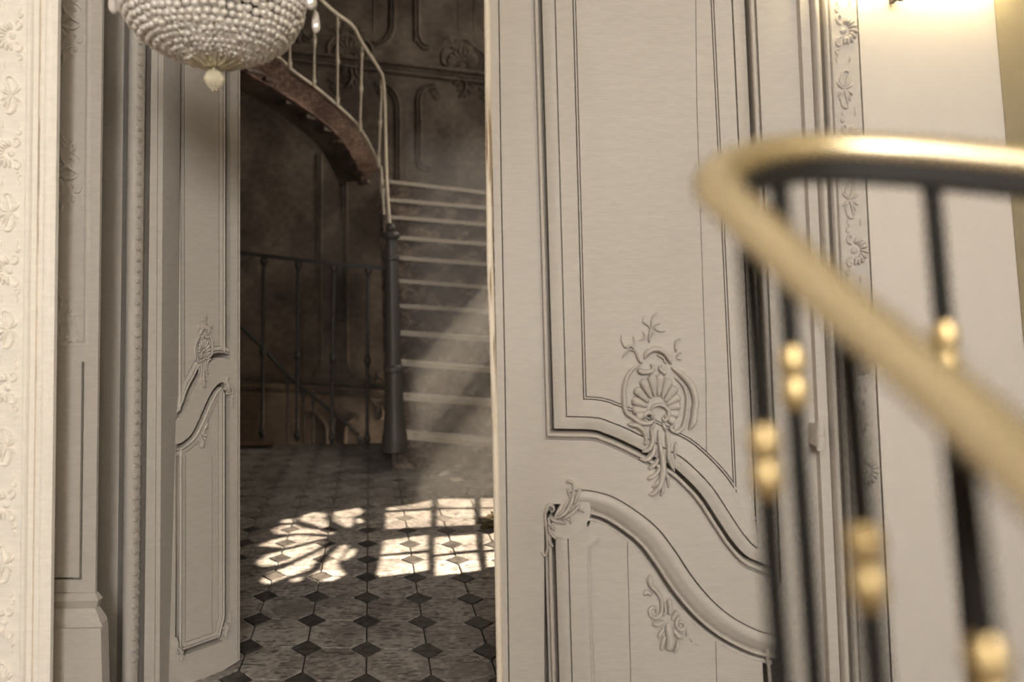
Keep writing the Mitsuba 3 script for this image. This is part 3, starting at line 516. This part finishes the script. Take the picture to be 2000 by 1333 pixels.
struct('wall_well', bx(XL, XW, YE - 0.05, YE, -2.6, -0.12), 'hall_paint', 'wall of the stairwell below the hall floor', 'wall')
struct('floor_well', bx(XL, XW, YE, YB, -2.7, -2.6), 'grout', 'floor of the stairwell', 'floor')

# the French window with its ironwork fan in the right hall wall, outside the frame: where the sunlight on the floor comes from
def to_window(p): t = XW - p[0]; return (p[1] - SUN[1] * t, -SUN[2] * t)     # (y, z) on the wall XW of the light that lands at floor point p
def light(*pts): return Polygon([to_window(on_floor(450 + x / 3.48, 950 + y / 3.48)) for x, y in pts]).buffer(0)
PANES = [light((1058, 148), (1250, 120), (1362, 95), (1360, 148), (1058, 168)), light((1388, 92), (1650, 88), (1650, 150), (1388, 150)), light((1680, 88), (1960, 84), (1960, 146), (1680, 150)),
    light((1048, 182), (1358, 168), (1352, 280), (1030, 298)), light((1388, 165), (1650, 160), (1655, 265), (1380, 278)), light((1680, 160), (1960, 154), (1960, 230), (1685, 250)),
    light((1020, 375), (1335, 332), (1335, 435), (1005, 470)), light((1368, 352), (1660, 330), (1668, 435), (1362, 470)), light((1695, 330), (1960, 300), (1960, 418), (1700, 440)),
    light((1000, 485), (1335, 455), (1335, 575), (965, 625)), light((1368, 482), (1672, 455), (1690, 578), (1368, 615)), light((1712, 455), (1960, 436), (1960, 525), (1712, 562))]
PETALS = [light((690, 180), (860, 150), (900, 175), (870, 200), (830, 215), (830, 255), (800, 290), (740, 262), (700, 240), (680, 215)), light((842, 228), (880, 215), (905, 235), (880, 258), (848, 252)),
    light((450, 215), (560, 178), (640, 190), (645, 225), (660, 270), (610, 290), (560, 265), (480, 245)), light((335, 240), (390, 222), (440, 225), (420, 250), (350, 255)),
    light((270, 300), (340, 270), (430, 265), (520, 295), (620, 300), (690, 318), (690, 335), (560, 325), (440, 325), (310, 330)), light((185, 405), (300, 360), (450, 338), (660, 352), (560, 375), (380, 420), (260, 415)),
    light((170, 520), (240, 465), (400, 432), (620, 375), (660, 380), (560, 440), (380, 520), (250, 550), (180, 545)), light((200, 640), (260, 590), (350, 565), (480, 500), (620, 430), (690, 385), (640, 440), (560, 530), (520, 575), (380, 620), (260, 665), (215, 662)),
    light((520, 620), (600, 570), (640, 500), (740, 405), (800, 405), (760, 460), (720, 530), (740, 570), (770, 600), (700, 645), (600, 655)), light((730, 520), (800, 430), (845, 428), (835, 470), (790, 500), (745, 515)), light((390, 645), (440, 622), (480, 625), (470, 645), (420, 660))]
glazed = shapely.union_all(PANES); fan = shapely.union_all(PETALS)
gy0, gz0, gy1, gz1 = glazed.bounds; fy0, fz0, fy1, fz1 = fan.bounds
leaf_box = sbox(gy0 - 0.06, 0.0, gy1 + 0.06, gz1 + 0.06); fan_box = sbox(fy0 - 0.06, fz0 - 0.03, fy1 + 0.06, fz1 + 0.06)
wr = thing('wall_hall_right', 'right wall of the stair hall around the French window', 'wall', kind='structure')
def sheet(poly, t): 
    out = []
    for g in getattr(poly, 'geoms', [poly]):
        m = trimesh.creation.extrude_polygon(g, t, engine='earcut'); v = np.array(m.vertices); out.append(tm(np.stack([XW + v[:, 2], v[:, 0], v[:, 1]], 1), m.faces))
    return trimesh.util.concatenate(out)
obj('wall_board', sheet(sbox(YF + 0.02, -2.6, YB, HC).difference(leaf_box.union(fan_box)).difference(sbox(6.3, 2.9, 8.4, 5.4)), 0.05), 'hall_paint', wr)
w2 = thing('window_2', 'French window with arched ironwork fan light in the right hall wall', 'window', kind='structure')
obj('frame', sheet(leaf_box.difference(fan_box).difference(glazed), 0.02), 'white_frame', w2)
obj('fan_ironwork', sheet(fan_box.difference(fan).difference(glazed), 0.012), 'dark_iron', w2)
w3 = thing('window_3', 'unseen high stair window in the right hall wall, lighting the upper hall', 'window', kind='structure')  # out of view, glowing pane placed to light the upper hall wall and stairs
k = obj('pane', tm([[XW + 0.1, 6.3, 2.9], [XW + 0.1, 8.4, 2.9], [XW + 0.1, 8.4, 5.4], [XW + 0.1, 6.3, 5.4]], [[0, 2, 1], [0, 3, 2]]), 'white_frame', w3)
scene[k]['emitter'] = {'type': 'area', 'radiance': {'type': 'rgb', 'value': [1.1, 1.0, 0.86]}}
obj('frame', [bx(XW + 0.03, XW + 0.08, y - 0.03, y + 0.03, 2.9, 5.4) for y in (6.33, 7.35, 8.37)] + [bx(XW + 0.03, XW + 0.08, 6.3, 8.4, z - 0.03, z + 0.03) for z in (2.93, 4.15, 5.37)], 'white_frame', w3)

w5 = thing('window_5', 'unseen low window of the stairwell, lighting the wall below the hall floor', 'window', kind='structure')  # out of view, glowing pane placed to light the wall behind the balustrade
k = obj('pane', tm([[XW - 0.06, 8.4, -2.0], [XW - 0.06, 9.7, -2.0], [XW - 0.06, 9.7, -0.5], [XW - 0.06, 8.4, -0.5]], [[0, 2, 1], [0, 3, 2]]), 'white_frame', w5)
scene[k]['emitter'] = {'type': 'area', 'radiance': {'type': 'rgb', 'value': [3.6, 2.9, 2.1]}}
obj('frame', [bx(XW - 0.09, XW - 0.04, y - 0.03, y + 0.03, -2.0, -0.5) for y in (8.4, 9.05, 9.7)] + [bx(XW - 0.09, XW - 0.04, 8.4, 9.7, z - 0.03, z + 0.03) for z in (-2.0, -0.5)], 'white_frame', w5)

# ------------------------------------------------------------------ the tiled floor
fl = thing('floor', 'worn hall floor of pale octagon tiles with small dark diamond tiles', 'floor', kind='structure')
obj('floor_bed', bx(XL, XW, YF + 0.12, YE, -0.12, -0.006), 'grout', fl)
T0, TI, TJ = np.array([-0.7245, 4.0616]), np.array([0.2346, -0.02135]), np.array([0.04885, -0.2912])
G = lambda i, j: T0 + i * TI + j * TJ
CUT, GAP = 0.265, 0.012
def tile(pts, z):
    p = np.asarray(pts); c = p.mean(0); n = len(p); q = c + (p - c) * 0.97
    v = np.vstack([np.c_[p, np.full(n, -0.006)], np.c_[p, np.full(n, z - 0.003)], np.c_[q, np.full(n, z)]])
    f = [[2 * n, 2 * n + i, 2 * n + i + 1] for i in range(1, n - 1)]
    for a in (0, n): f += [x for i in range(n) for x in ([a + i, a + (i + 1) % n, a + n + (i + 1) % n], [a + i, a + n + (i + 1) % n, a + n + i])]
    return tm(v, f)
def seen(p):
    v = np.array([p[0], p[1], 0]) - EYE; z = v @ FWD
    return z > 0.5 and 330 < 1000 + FPX * (v @ RIGHT) / z < 1130
octs, dias = 0, 0
for j in range(-15, 6):
    for i in range(-9, 10):
        c = G(i + .5, j + .5)
        if YF + 0.3 < c[1] < YE - 0.12 and XL < c[0] < XW - 0.15 and seen(c):
            g = GAP; k = CUT
            loc = [(k, g), (1 - k, g), (1 - g, k), (1 - g, 1 - k), (1 - k, 1 - g), (k, 1 - g), (g, 1 - k), (g, k)]
            obj('octagon_tile', tile([G(i + a, j + b) for a, b in loc][::-1], 0.001 + 0.002 * rng.random()), ('pale_stone' if rng.random() < .6 else 'pale_stone_b') if j > -5 else 'dusty_stone', fl)
        c = G(i, j)
        if YF + 0.3 < c[1] < YE - 0.12 and XL < c[0] < XW - 0.15 and seen(c):
            k = CUT - 0.02
            obj('diamond_tile', tile([G(i + a, j + b) for a, b in ((k, 0), (0, k), (-k, 0), (0, -k))][::-1], 0.001 + 0.002 * rng.random()), 'dark_stone' if j > -4 else 'dusty_dark_stone', fl)

# ------------------------------------------------------------------ the staircase
sc = thing('staircase', 'old wooden winding staircase with pale treads beyond the doorway', 'staircase')
NL = [(782, 849), (787, 774), (787, 706.5), (785, 648), (783, 594), (781, 545), (780, 500), (776, 460.5), (764, 420.5), (762, 387), (756, 350.5)]
NR = [(972, 866), (970, 786), (968, 721), (966, 660.5), (965, 605.5), (964, 558.5), (963, 513.5), (962, 474), (961, 436), (961, 403.5), (960, 374)]
depth = [6.80 + 0.27 * i for i in range(11)]
def tread_pts(i):
    d = depth[i]; s = (5 - i) * 0.012
    L = at(*NL[i], d); ext = 1000 + 1.09 / d * FPX - NR[i][0]
    R = at(NR[i][0] + ext, NR[i][1] + ext * (NR[i][1] - NL[i][1]) / (NR[i][0] - NL[i][0]), d - s * 1.5)
    L = at(NL[i][0] - 10, NL[i][1] - 0.6, d)
    return L, R
TP = [tread_pts(i) for i in range(11)]
for i in range(11):
    L, R = TP[i]; back = np.array([0, 0.42, 0])
    th = np.array([0, 0, 0.038])
    obj('tread', hexa([L - th, R - th, R - th + back, L - th + back], [L, R, R + back, L + back]), 'tread_edge' if i else 'tread_edge', sc)
    set_back = np.array([0, 0.035, 0]); low = (TP[i - 1][0], TP[i - 1][1]) if i else None
    zl = low[0][2] if i else 0.0; zr = low[1][2] if i else 0.0
    L2, R2 = L + set_back, R + set_back
    obj('riser', hexa([[L2[0], L2[1], zl], [R2[0], R2[1], zr], [R2[0], R2[1] + 0.03, zr], [L2[0], L2[1] + 0.03, zl]], [L2 - th * .9, R2 - th * .9, R2 - th * .9 + [0, 0.03, 0], L2 - th * .9 + [0, 0.03, 0]]), 'old_wood', sc)
obj('side_string', [hexa([[L[0] - 0.03, L[1], 0], [L[0] + 0.01, L[1], 0], [L[0] + 0.01, L[1] + 0.3, 0], [L[0] - 0.03, L[1] + 0.3, 0]], [L + [-0.03, 0, -0.02], L + [0.01, 0, -0.02], L + [0.01, 0.3, -0.02], L + [-0.03, 0.3, -0.02]]) for L, R in TP if True], 'old_wood', sc)
# the upper flight: curved outer string, soffit and treads behind it
us = [(380, -30), (440, 30), (500, 82), (545, 118), (565, 138), (615, 174), (660, 212), (692, 243), (712, 273), (726, 300), (740, 330)]
ls = [(300, 0), (370, 60), (440, 112), (495, 152), (530, 172), (580, 203), (625, 236), (662, 268), (684, 300), (698, 327), (708, 352)]
dd = np.linspace(7.6, 9.5, 11) ** 1.0
def dense(a): return spline(a, 4)
U3 = np.array([at(*q, d) for q, d in zip(us, dd)]); L3 = np.array([at(*q, d) for q, d in zip(ls, dd)])
U3, L3 = dense(U3), dense(L3)
n = len(U3); off = np.array([-0.06, 0.05, 0])
ring = np.stack([L3, U3, U3 + off, L3 + off], 1).reshape(-1, 3)
f = grid_faces(n, 4, False, True); f = np.vstack([f, [[0, 1, 2], [0, 2, 3], [4 * n - 4, 4 * n - 2, 4 * n - 3], [4 * n - 4, 4 * n - 1, 4 * n - 2]]])
obj('upper_string', tm(ring, f), 'string_paint', sc, smooth=30, label='curved reddish brown string of the upper flight')
obj('string_cap', section(U3 + [0, -0.01, 0.012], [(-0.02, -0.012), (0.03, -0.012), (0.03, 0.012), (-0.02, 0.012)]), 'rail_paint', sc, label='pale edge strip')
obj('string_bead', tube(L3 + [0, -0.02, 0.015], 0.016, 6), 'string_paint', sc)
so = np.array([-0.31, 0.22, 0.0])
ring = np.stack([L3 + off * 0.5, L3 + so, L3 + so + [0, 0, 0.04], L3 + off * 0.5 + [0, 0, 0.04]], 1).reshape(-1, 3)
obj('soffit', tm(ring, grid_faces(n, 4, False, True)), 'hall_paint', sc)
for i in range(2, n - 2, 3):
    a, b = U3[i], U3[i + 3] if i + 3 < n else U3[-1]
    z = min(a[2], b[2]) - 0.15
    q0, q1, th = np.array([-0.11, 0.085, 0]), np.array([-0.24, 0.17, 0]), np.array([0, 0, 0.04]); A0, B0 = np.array([a[0], a[1], z]), np.array([b[0], b[1], z])
    obj('tread', hexa([A0 + q0, B0 + q0, B0 + q1, A0 + q1], [A0 + q0 + th, B0 + q0 + th, B0 + q1 + th, A0 + q1 + th]), 'old_wood', sc)

# newel post at the foot
nw_t, nw_b = at(763, 436, 6.78), at(771, 862, 6.78)
HN = np.linalg.norm(nw_t - nw_b); pxn = HN / 426
newel = obj('newel_post', lathe([(a * pxn, b * pxn) for a, b in [(0, -20), (25, -20), (25, 0), (24, 12), (21, 26), (19, 60), (17.5, 100), (17, 136), (15.5, 142), (14.5, 230), (13, 350), (12, 386), (8, 400), (0, 400)]], nw_b, nw_t, 18), 'newel_iron', sc, smooth=40, label='dark turned newel post')
obj('ring_collar', lathe([(a * pxn, b * pxn) for a, b in [(15, 134), (20, 137), (20.5, 142), (19, 147), (15, 150)]], nw_b, nw_t, 18), 'newel_iron', newel, smooth=40)
obj('ring_collar', lathe([(a * pxn, b * pxn) for a, b in [(12, 352), (16, 355), (16, 360), (12, 364)]], nw_b, nw_t, 18), 'newel_iron', newel, smooth=40)
obj('ring_collar', lathe([(a * pxn, b * pxn) for a, b in [(12, 394), (18, 398), (19, 403), (16, 408), (8, 410)]], nw_b, nw_t, 18), 'newel_iron', newel, smooth=40)
bm = trimesh.creation.icosphere(2, 9.5 * pxn); bm.apply_translation(nw_t - (nw_t - nw_b) / HN * 9 * pxn); obj('ball_top', bm, 'newel_iron', newel, smooth=True)

# banister of the stairs
bn = sc
hr = [(560, -75, 7.75), (600, -28, 7.95), (630, 3, 8.1), (660, 29, 8.3), (688, 50, 8.5), (706, 82, 8.7), (724, 110, 8.9), (740, 135, 9.05), (748, 155, 9.1), (751, 200, 8.9), (752.5, 260, 8.5), (754, 330, 7.9), (757, 390, 7.3), (761, 445, 6.85)]
obj('handrail', tube(spline([at(x, y, d) for x, y, d in hr], 5), 0.017 * np.interp(np.linspace(0, 1, 13 * 5 + 1), [0, .5, 1], [1.15, 1.05, 1.0]), 8), 'rail_paint', bn, smooth=True, label='thin pale iron handrail')
def thin_baluster(foot, top, d0, d1, parent, mat, r=0.011, knobs=(0.06, 0.52, 0.93)):
    a, b = at(*foot, d0), at(*top, d1); Lh = np.linalg.norm(b - a); pr = [(r, 0)]
    for q in knobs:
        c = q * Lh
        pr += [(r, c - 0.06), (r * 1.5, c - 0.05), (r * 1.1, c - 0.04), (r * 2.0, c - 0.015), (r * 2.0, c + 0.015), (r * 1.1, c + 0.04), (r * 1.5, c + 0.05), (r, c + 0.06)]
    pr += [(r, Lh)]
    return obj('baluster', lathe(pr, a, b, 8), mat, parent, smooth=40)
for foot, top, d in (((514, 92), (512, -60), 8.0), ((566, 135), (565, -10), 8.15), ((613, 171), (615, -12), 8.3), ((659, 209), (659, 28), 8.55), ((703, 260), (707, 86), 8.85), ((739, 327), (746, 150), 9.2), ((750, 420), (744, 325), 7.6)):
    thin_baluster(foot, top, d, d, bn, 'rail_paint', knobs=(0.07, 0.5, 0.9) if top[1] < 300 else (0.5,))

# the balustrade at the floor's edge and the rail going down
bl = thing('balustrade', 'dark iron balustrade at the edge of the hall floor beside the newel', 'balustrade')
obj('handrail', section(spline([at(x, y, YE - 0.1) for x, y in ((415, 487), (475, 494), (560, 505), (650, 515), (755, 524))], 3), [(-.03, -.02), (.03, -.02), (.03, .012), (.015, .02), (-.015, .02), (-.03, .012)]), 'dark_iron', bl, smooth=30)
for (x0, y0), (x1, y1) in (((446, 846), (452, 492)), ((512, 852), (515, 500)), ((580, 857), (583, 508)), ((648, 861), (652, 514)), ((717, 864), (719, 519))):
    thin_baluster((x0, y0 + 4), (x1, y1), YE - 0.1, YE - 0.1, bl, 'dark_iron', 0.018, (0.03, 0.47, 0.97))
dr_ = thing('descending_rail', 'dark handrail slanting down into the stairwell behind the balustrade', 'handrail')
obj('handrail', tube(spline([at(x, y, 8.75) for x, y in ((430, 600), (505, 672), (560, 730), (640, 798), (680, 830), (722, 880), (750, 915))], 3), 0.02, 8), 'dark_iron', dr_, smooth=True)
for x0, y0, y1 in ((562, 900, 733), (593, 900, 757), (652, 905, 806), (612, 905, 773), (701, 910, 852)): thin_baluster((x0 - 1, y0), (x0, y1), 8.75, 8.75, dr_, 'dark_iron', 0.012, (0.9,))

# loose plaster and leaves
def chip(p, s, mat, name, label, cat, group):
    v = rng.normal(size=(9, 3)) * np.array([s, s * .8, s * .25]); m = trimesh.Trimesh(v).convex_hull
    m.apply_translation(p - [0, 0, m.bounds[0][2]]); single(name, m, mat, label, cat, group=group)
def on_tread(i, x): 
    L, R = TP[i]; t = (at(x, 600, L[1])[0] - L[0]) / (R[0] - L[0]); return L + (R - L) * t + np.array([0, 0.03, 0])
NTH = ['lowest', 'second', 'third', 'fourth', 'fifth', 'sixth', 'seventh', 'eighth']
for i, x, s in ((4, 816, .022), (4, 857, .013), (2, 799, .024), (1, 793, .02), (0, 806, .022), (7, 770, .014)):
    chip(on_tread(i, x), s, 'plaster_chip', 'plaster_chip', f'pale plaster chip on the {NTH[i]} stair tread' + (', near the middle' if x == 857 else ' beside the newel side'), 'debris', 'plaster chips on the stair treads')
chip(on_floor(866, 930), .04, 'plaster_chip', 'plaster_flake', 'larger pale plaster flake on the dark floor before the lowest step', 'debris', 'plaster flakes on the hall floor')
chip(on_floor(888, 939), .035, 'plaster_chip', 'plaster_flake', 'smaller pale plaster flake on the dark floor, nearer the door leaf', 'debris', 'plaster flakes on the hall floor')
leaves = []
for k in range(40):
    p = on_floor(940 + rng.random() * 44, 1024 + rng.normal() * 5); v = rng.normal(size=(7, 3)) * np.array([.025, .02, .008])
    m = trimesh.Trimesh(v).convex_hull; m.apply_translation(p - [0, 0, m.bounds[0][2]]); leaves.append(m)
single('leaf_litter', leaves, 'dry_leaf', 'dark litter of dry leaves in the sunlight by the door edge', 'leaf litter', kind='stuff')

# ------------------------------------------------------------------ chandelier
YCH = 2.15
KC = YCH / FPX
ch = thing('chandelier', 'crystal bead basket chandelier with gilt pine cone finial hanging before the doorway', 'chandelier')
c0 = at(417, 0, YCH); cx, cy = c0[0], YCH
zc = lambda y: at(415, y, YCH)[2]
prof_y = [-12, 0, 30, 55, 80, 98, 112, 122]; prof_r = [169, 167, 162, 150, 131, 104, 74, 46]
rows = [(-10, 8.4), (4, 8.4), (18, 8.2), (31.5, 8.0), (45, 7.8), (57.5, 7.4), (69, 7.0), (79.5, 6.6), (88.5, 6.2), (96.5, 5.6), (103.5, 5.2), (109.5, 4.8), (114.5, 4.4), (119, 4.0)]
ico = trimesh.creation.icosphere(1, 1.0); bead_ply = {}
near, far_ = [], []
for y, r in rows:
    R = np.interp(y, prof_y, prof_r); nb = int(2 * math.pi * R / (r * 2.05)); ph = rng.random() * 6.28
    for k in range(nb):
        t = ph + 2 * math.pi * k / nb
        p = np.array([cx + R * KC * math.cos(t), cy + R * KC * math.sin(t), zc(y) + rng.normal() * 1.7 * KC])
        (near if math.sin(t) < 0.05 else far_).append((math.sin(t), p, r * KC * (0.92 + 0.10 * rng.random())))
near.sort(key=lambda q: -q[2])
bm0 = ico.copy(); bm0.apply_scale(S); ply0 = mikit.ply(bm0, 'mat_crystal_bead', smooth=True)
for i, (_, p, r) in enumerate(near):
    if i < 300:
        M = np.diag([r, r * 0.9, r, 1.0]); M[:3, 3] = p; stamp('bead', ply0, M, ch)
rest = [q for q in near[300:]] + far_
def sph(p, r): m = trimesh.creation.icosphere(1, r); m.apply_translation(p); return m
obj('bead_strands', [sph(p, r) for _, p, r in rest], 'crystal_bead', ch, smooth=True, kind='stuff')
ringp = lambda R, y, n=48: [[cx + R * KC * math.cos(t), cy + R * KC * math.sin(t), zc(y)] for t in np.linspace(0, 2 * math.pi, n)]
obj('rim_ring', tube(ringp(184, -22), 5 * KC, 8, False), 'gilt', ch, smooth=True)
obj('wire_basket', [tube(ringp(R - 7, y), 1.2 * KC, 5, False) for y, R in ((0, 172), (38, 163), (79, 136))] + [tube([[cx + (np.interp(y, prof_y, prof_r) - 8) * KC * math.cos(t), cy + (np.interp(y, prof_y, prof_r) - 8) * KC * math.sin(t), zc(y)] for y in np.linspace(-20, 120, 9)], 1.5 * KC, 5) for t in np.linspace(0, 2 * math.pi, 11)[:-1]], 'grey_metal', ch)
cup = [(0, 132), (9, 131), (30, 128), (52, 120), (55, 116), (40, 112), (0, 112)]
obj('bottom_cup', lathe([(r * KC, zc(y) - zc(132)) for r, y in cup], (cx - 2 * KC, cy, zc(132)), None, 28), 'gilt', ch, smooth=40)
lv_ = []
for k in range(14):
    t = 2 * math.pi * k / 14
    p = [np.array([cx + R * KC * math.cos(t + a), cy + R * KC * math.sin(t + a), zc(y) - 0.001]) for R, y, a in ((10, 130, 0), (28, 128, .06), (44, 123, .1), (56, 117, .1))]
    lv_.append(tube(spline(p, 3), np.array([2, 3, 4, 5, 5, 5, 5, 4, 3, 1.5]) * KC, 6))
obj('leaf_collar', lv_, 'gilt', ch, smooth=True)
fx = cx - 3 * KC
obj('finial_stem', lathe([(q * KC, zc(y) - zc(140)) for q, y in ((4, 140), (4, 138), (7, 137), (4, 134), (5, 128), (9, 126))], (fx, cy, zc(140)), None, 14), 'gilt', ch, smooth=True)
pc = thing
scales = []
for y in np.arange(140, 179, 2.6):
    R = float(np.interp(y, [139, 144, 151, 158, 165, 172, 179], [8, 13, 17, 17.5, 14, 8.5, 1.5]))
    nn = max(4, int(2 * math.pi * R / 4.6)); ph = y * 0.31
    for k in range(nn):
        t = ph + 2 * math.pi * k / nn
        m = trimesh.creation.icosphere(1, 2.4 * KC); m.apply_scale((1, 1, 1.2)); m.apply_translation((fx + R * KC * math.cos(t), cy + R * KC * math.sin(t), zc(y))); scales.append(m)
obj('pine_cone', scales + [lathe([(q * KC, zc(y) - zc(180)) for q, y in ((0, 180), (7, 173), (12.5, 165), (15.5, 156), (14, 148), (5, 140))], (fx, cy, zc(180)), None, 14)], 'gilt', ch, smooth=True, label='gilt pine cone finial')
def pendalogue(t, y0, ln, w):
    p = np.array([cx + 192 * KC * math.cos(t), cy + 192 * KC * math.sin(t), 0])
    pr = [(0, 0), (w * .55, ln * .06), (w * .95, ln * .2), (w, ln * .4), (w * .8, ln * .7), (w * .5, ln * .93), (0, ln)]
    return obj('crystal_drop', lathe([(a * KC, b * KC) for a, b in pr], (p[0], p[1], zc(y0)), None, 8), 'crystal_bead', ch, smooth=30)
pendalogue(-0.10, 30, 44, 10); pendalogue(0.12, 61, 44, 8.5); pendalogue(math.pi, 24, 44, 10)
for k in range(2, 22):
    t = 2 * math.pi * k / 24
    if abs(t - math.pi) > 0.15 and math.sin(t) > -0.35: pendalogue(t, -22, 40, 9)
obj('chain_strands', [tube([[cx + (184 * (1 - s) + 30 * s) * KC * math.cos(t), cy + (184 * (1 - s) + 30 * s) * KC * math.sin(t), zc(-22) + 0.45 * s ** 1.4] for s in np.linspace(0, 1, 8)], 3.5 * KC, 6) for t in np.linspace(0, 2 * math.pi, 25)[:-1]], 'crystal_bead', ch, smooth=True)
obj('crown', lathe([(34 * KC, 0), (46 * KC, 0.03), (30 * KC, 0.06), (8 * KC, 0.09), (6 * KC, HT - zc(-22) - 0.45)], (cx, cy, zc(-22) + 0.45), None, 20), 'gilt', ch, smooth=30)
obj('centre_rod', tube([[cx, cy, zc(118)], [cx, cy, zc(-22) + 0.46]], 3 * KC, 8), 'gilt', ch)

# ------------------------------------------------------------------ foreground brass railing
br = thing('brass_railing', 'brass topped black iron stair railing turning close to the camera, out of focus', 'railing')
near_ = [(2140, 1050, .365), (2000, 925, .415), (1850, 790, .47), (1700, 660, .53), (1580, 553, .585), (1500, 478, .625), (1445, 425, .655)]
bend = [(1408, 388, .68), (1403, 358, .705), (1432, 332, .735), (1490, 313, .765), (1570, 303, .785), (1650, 302, .79)]
far = [(1780, 309, .785), (1900, 320, .78), (2020, 332, .775), (2150, 344, .77)]
NR_ = 0.8
RP = spline([at(x, y, d * NR_) for x, y, d in near_ + bend + far], 8)
cap = [(0.0160 * math.cos(t), 0.0032 + 0.0128 * math.sin(t)) for t in np.linspace(0, 2 * math.pi, 22)[:-1]]
obj('handrail', section(RP, cap), 'brass', br, smooth=40, label='polished brass handrail')
kb0 = (len(near_) + 2) * 8 - 4
obj('rail_bar', section(RP[kb0:] , [(-0.0130, -0.020), (0.0130, -0.020), (0.0130, -0.001), (-0.0130, -0.001)]), 'black_iron', br, label='black bar under the brass')
def rod(top, low, d, knuckles, zend=0.46, r=0.0068):
    d *= NR_
    a, b = at(*top, d), at(*low, d); dirv = (b - a) / np.linalg.norm(b - a); e_ = a + dirv * ((zend - a[2]) / dirv[2])
    k = obj('baluster', tube([e_, a], r, 12), 'black_iron', br, smooth=40)
    for y in knuckles:
        t = (y - top[1]) / (low[1] - top[1]); c = a + (b - a) * t; q = 0.0098
        obj('collar', lathe([(r, -q * 1.25), (r * 1.2, -q), (q * .95, -q * .45), (q * 1.05, 0), (q * .95, q * .45), (r * 1.2, q), (r, q * 1.25)], c, a, 16), 'dull_brass', k, smooth=40, label='brass collar')
    return k
rod((1522, 362), (1592, 1333), .772, (703, 762))
rod((1818, 352), (1905, 1333), .782, (655, 705))
rod((1462, 470), (1527, 1333), .650, (862, 930))
rod((1650, 640), (1712, 1333), .548, (1062, 1142))
rod((1868, 830), (1932, 1333), .468, (1290, 1380))
# the stair landing the railing stands on (below the frame)
struct('floor_landing', [bx(0.05, 1.2, 0.2, 0.95, 0.0, 0.46)], 'old_wood', 'wooden landing under the brass railing', 'landing')

# unseen globe lamps above the frame, placed to brighten the brass railing
for gx, gy, gz in ((0.12, -0.25, 2.5), (0.55, -1.1, 2.5), (0.1, -2.0, 2.5)):
    g = thing('unseen_globe_lamp', {-0.25: 'unseen opal globe lamp hanging nearest the brass railing, placed to light it', -1.1: 'unseen opal globe lamp in the middle of its row, placed to light the brass railing', -2.0: 'unseen opal globe lamp deepest in the front room, placed to light the brass railing'}[gy], 'lamp')
    mm = trimesh.creation.icosphere(3, 0.18); mm.apply_translation((gx, gy, gz)); k = obj('globe', mm, 'white_frame', g, smooth=True)
    scene[k]['emitter'] = {'type': 'area', 'radiance': {'type': 'rgb', 'value': list(UNSEEN_GLOBE_LIGHT)}}
    obj('stem', tube([[gx, gy, gz + 0.18], [gx, gy, HT]], 0.008, 8), 'black_iron', g)

# ------------------------------------------------------------------ strip lamp out of view, placed to light the top of the front wall
wl = thing('unseen_strip_lamp', 'warm strip lamp out of view, lighting the top of the plain wall at the upper right', 'lamp')
p0, p1 = at(1600, -34, YF - 0.05), at(1985, -34, YF - 0.05)
k = obj('tube', tube([p0, p1], 0.012, 10), 'white_frame', wl, smooth=True)
scene[k]['emitter'] = {'type': 'area', 'radiance': {'type': 'rgb', 'value': list(UNSEEN_STRIP_LIGHT)}}
obj('housing', bx(p0[0] - .02, p1[0] + .02, YF - 0.075, YF, p0[2] + 0.016, p0[2] + 0.04), 'grey_metal', wl)
kb = at(1760, -8, YF - 0.06); obj('bracket', [trimesh.creation.icosphere(2, 0.014).apply_translation(kb), bx(kb[0] - .006, kb[0] + .006, kb[1], YF, kb[2], kb[2] + 0.03)], 'dark_iron', wl, smooth=40)

# ------------------------------------------------------------------ dust in the sunlit air before the stairs
single('haze', bx(-0.60, XW - 0.02, 4.7, 6.45, 0.07, 2.3), 'haze', 'dusty haze lit by the sun before the stairs', 'haze', kind='stuff')
scene['mat_haze'] = {'type': 'null'}
scene['haze']['interior'] = {'type': 'homogeneous', 'albedo': {'type': 'rgb', 'value': [0.95, 0.93, 0.9]}, 'sigma_t': 0.17 / S, 'phase': {'type': 'hg', 'g': 0.3}}
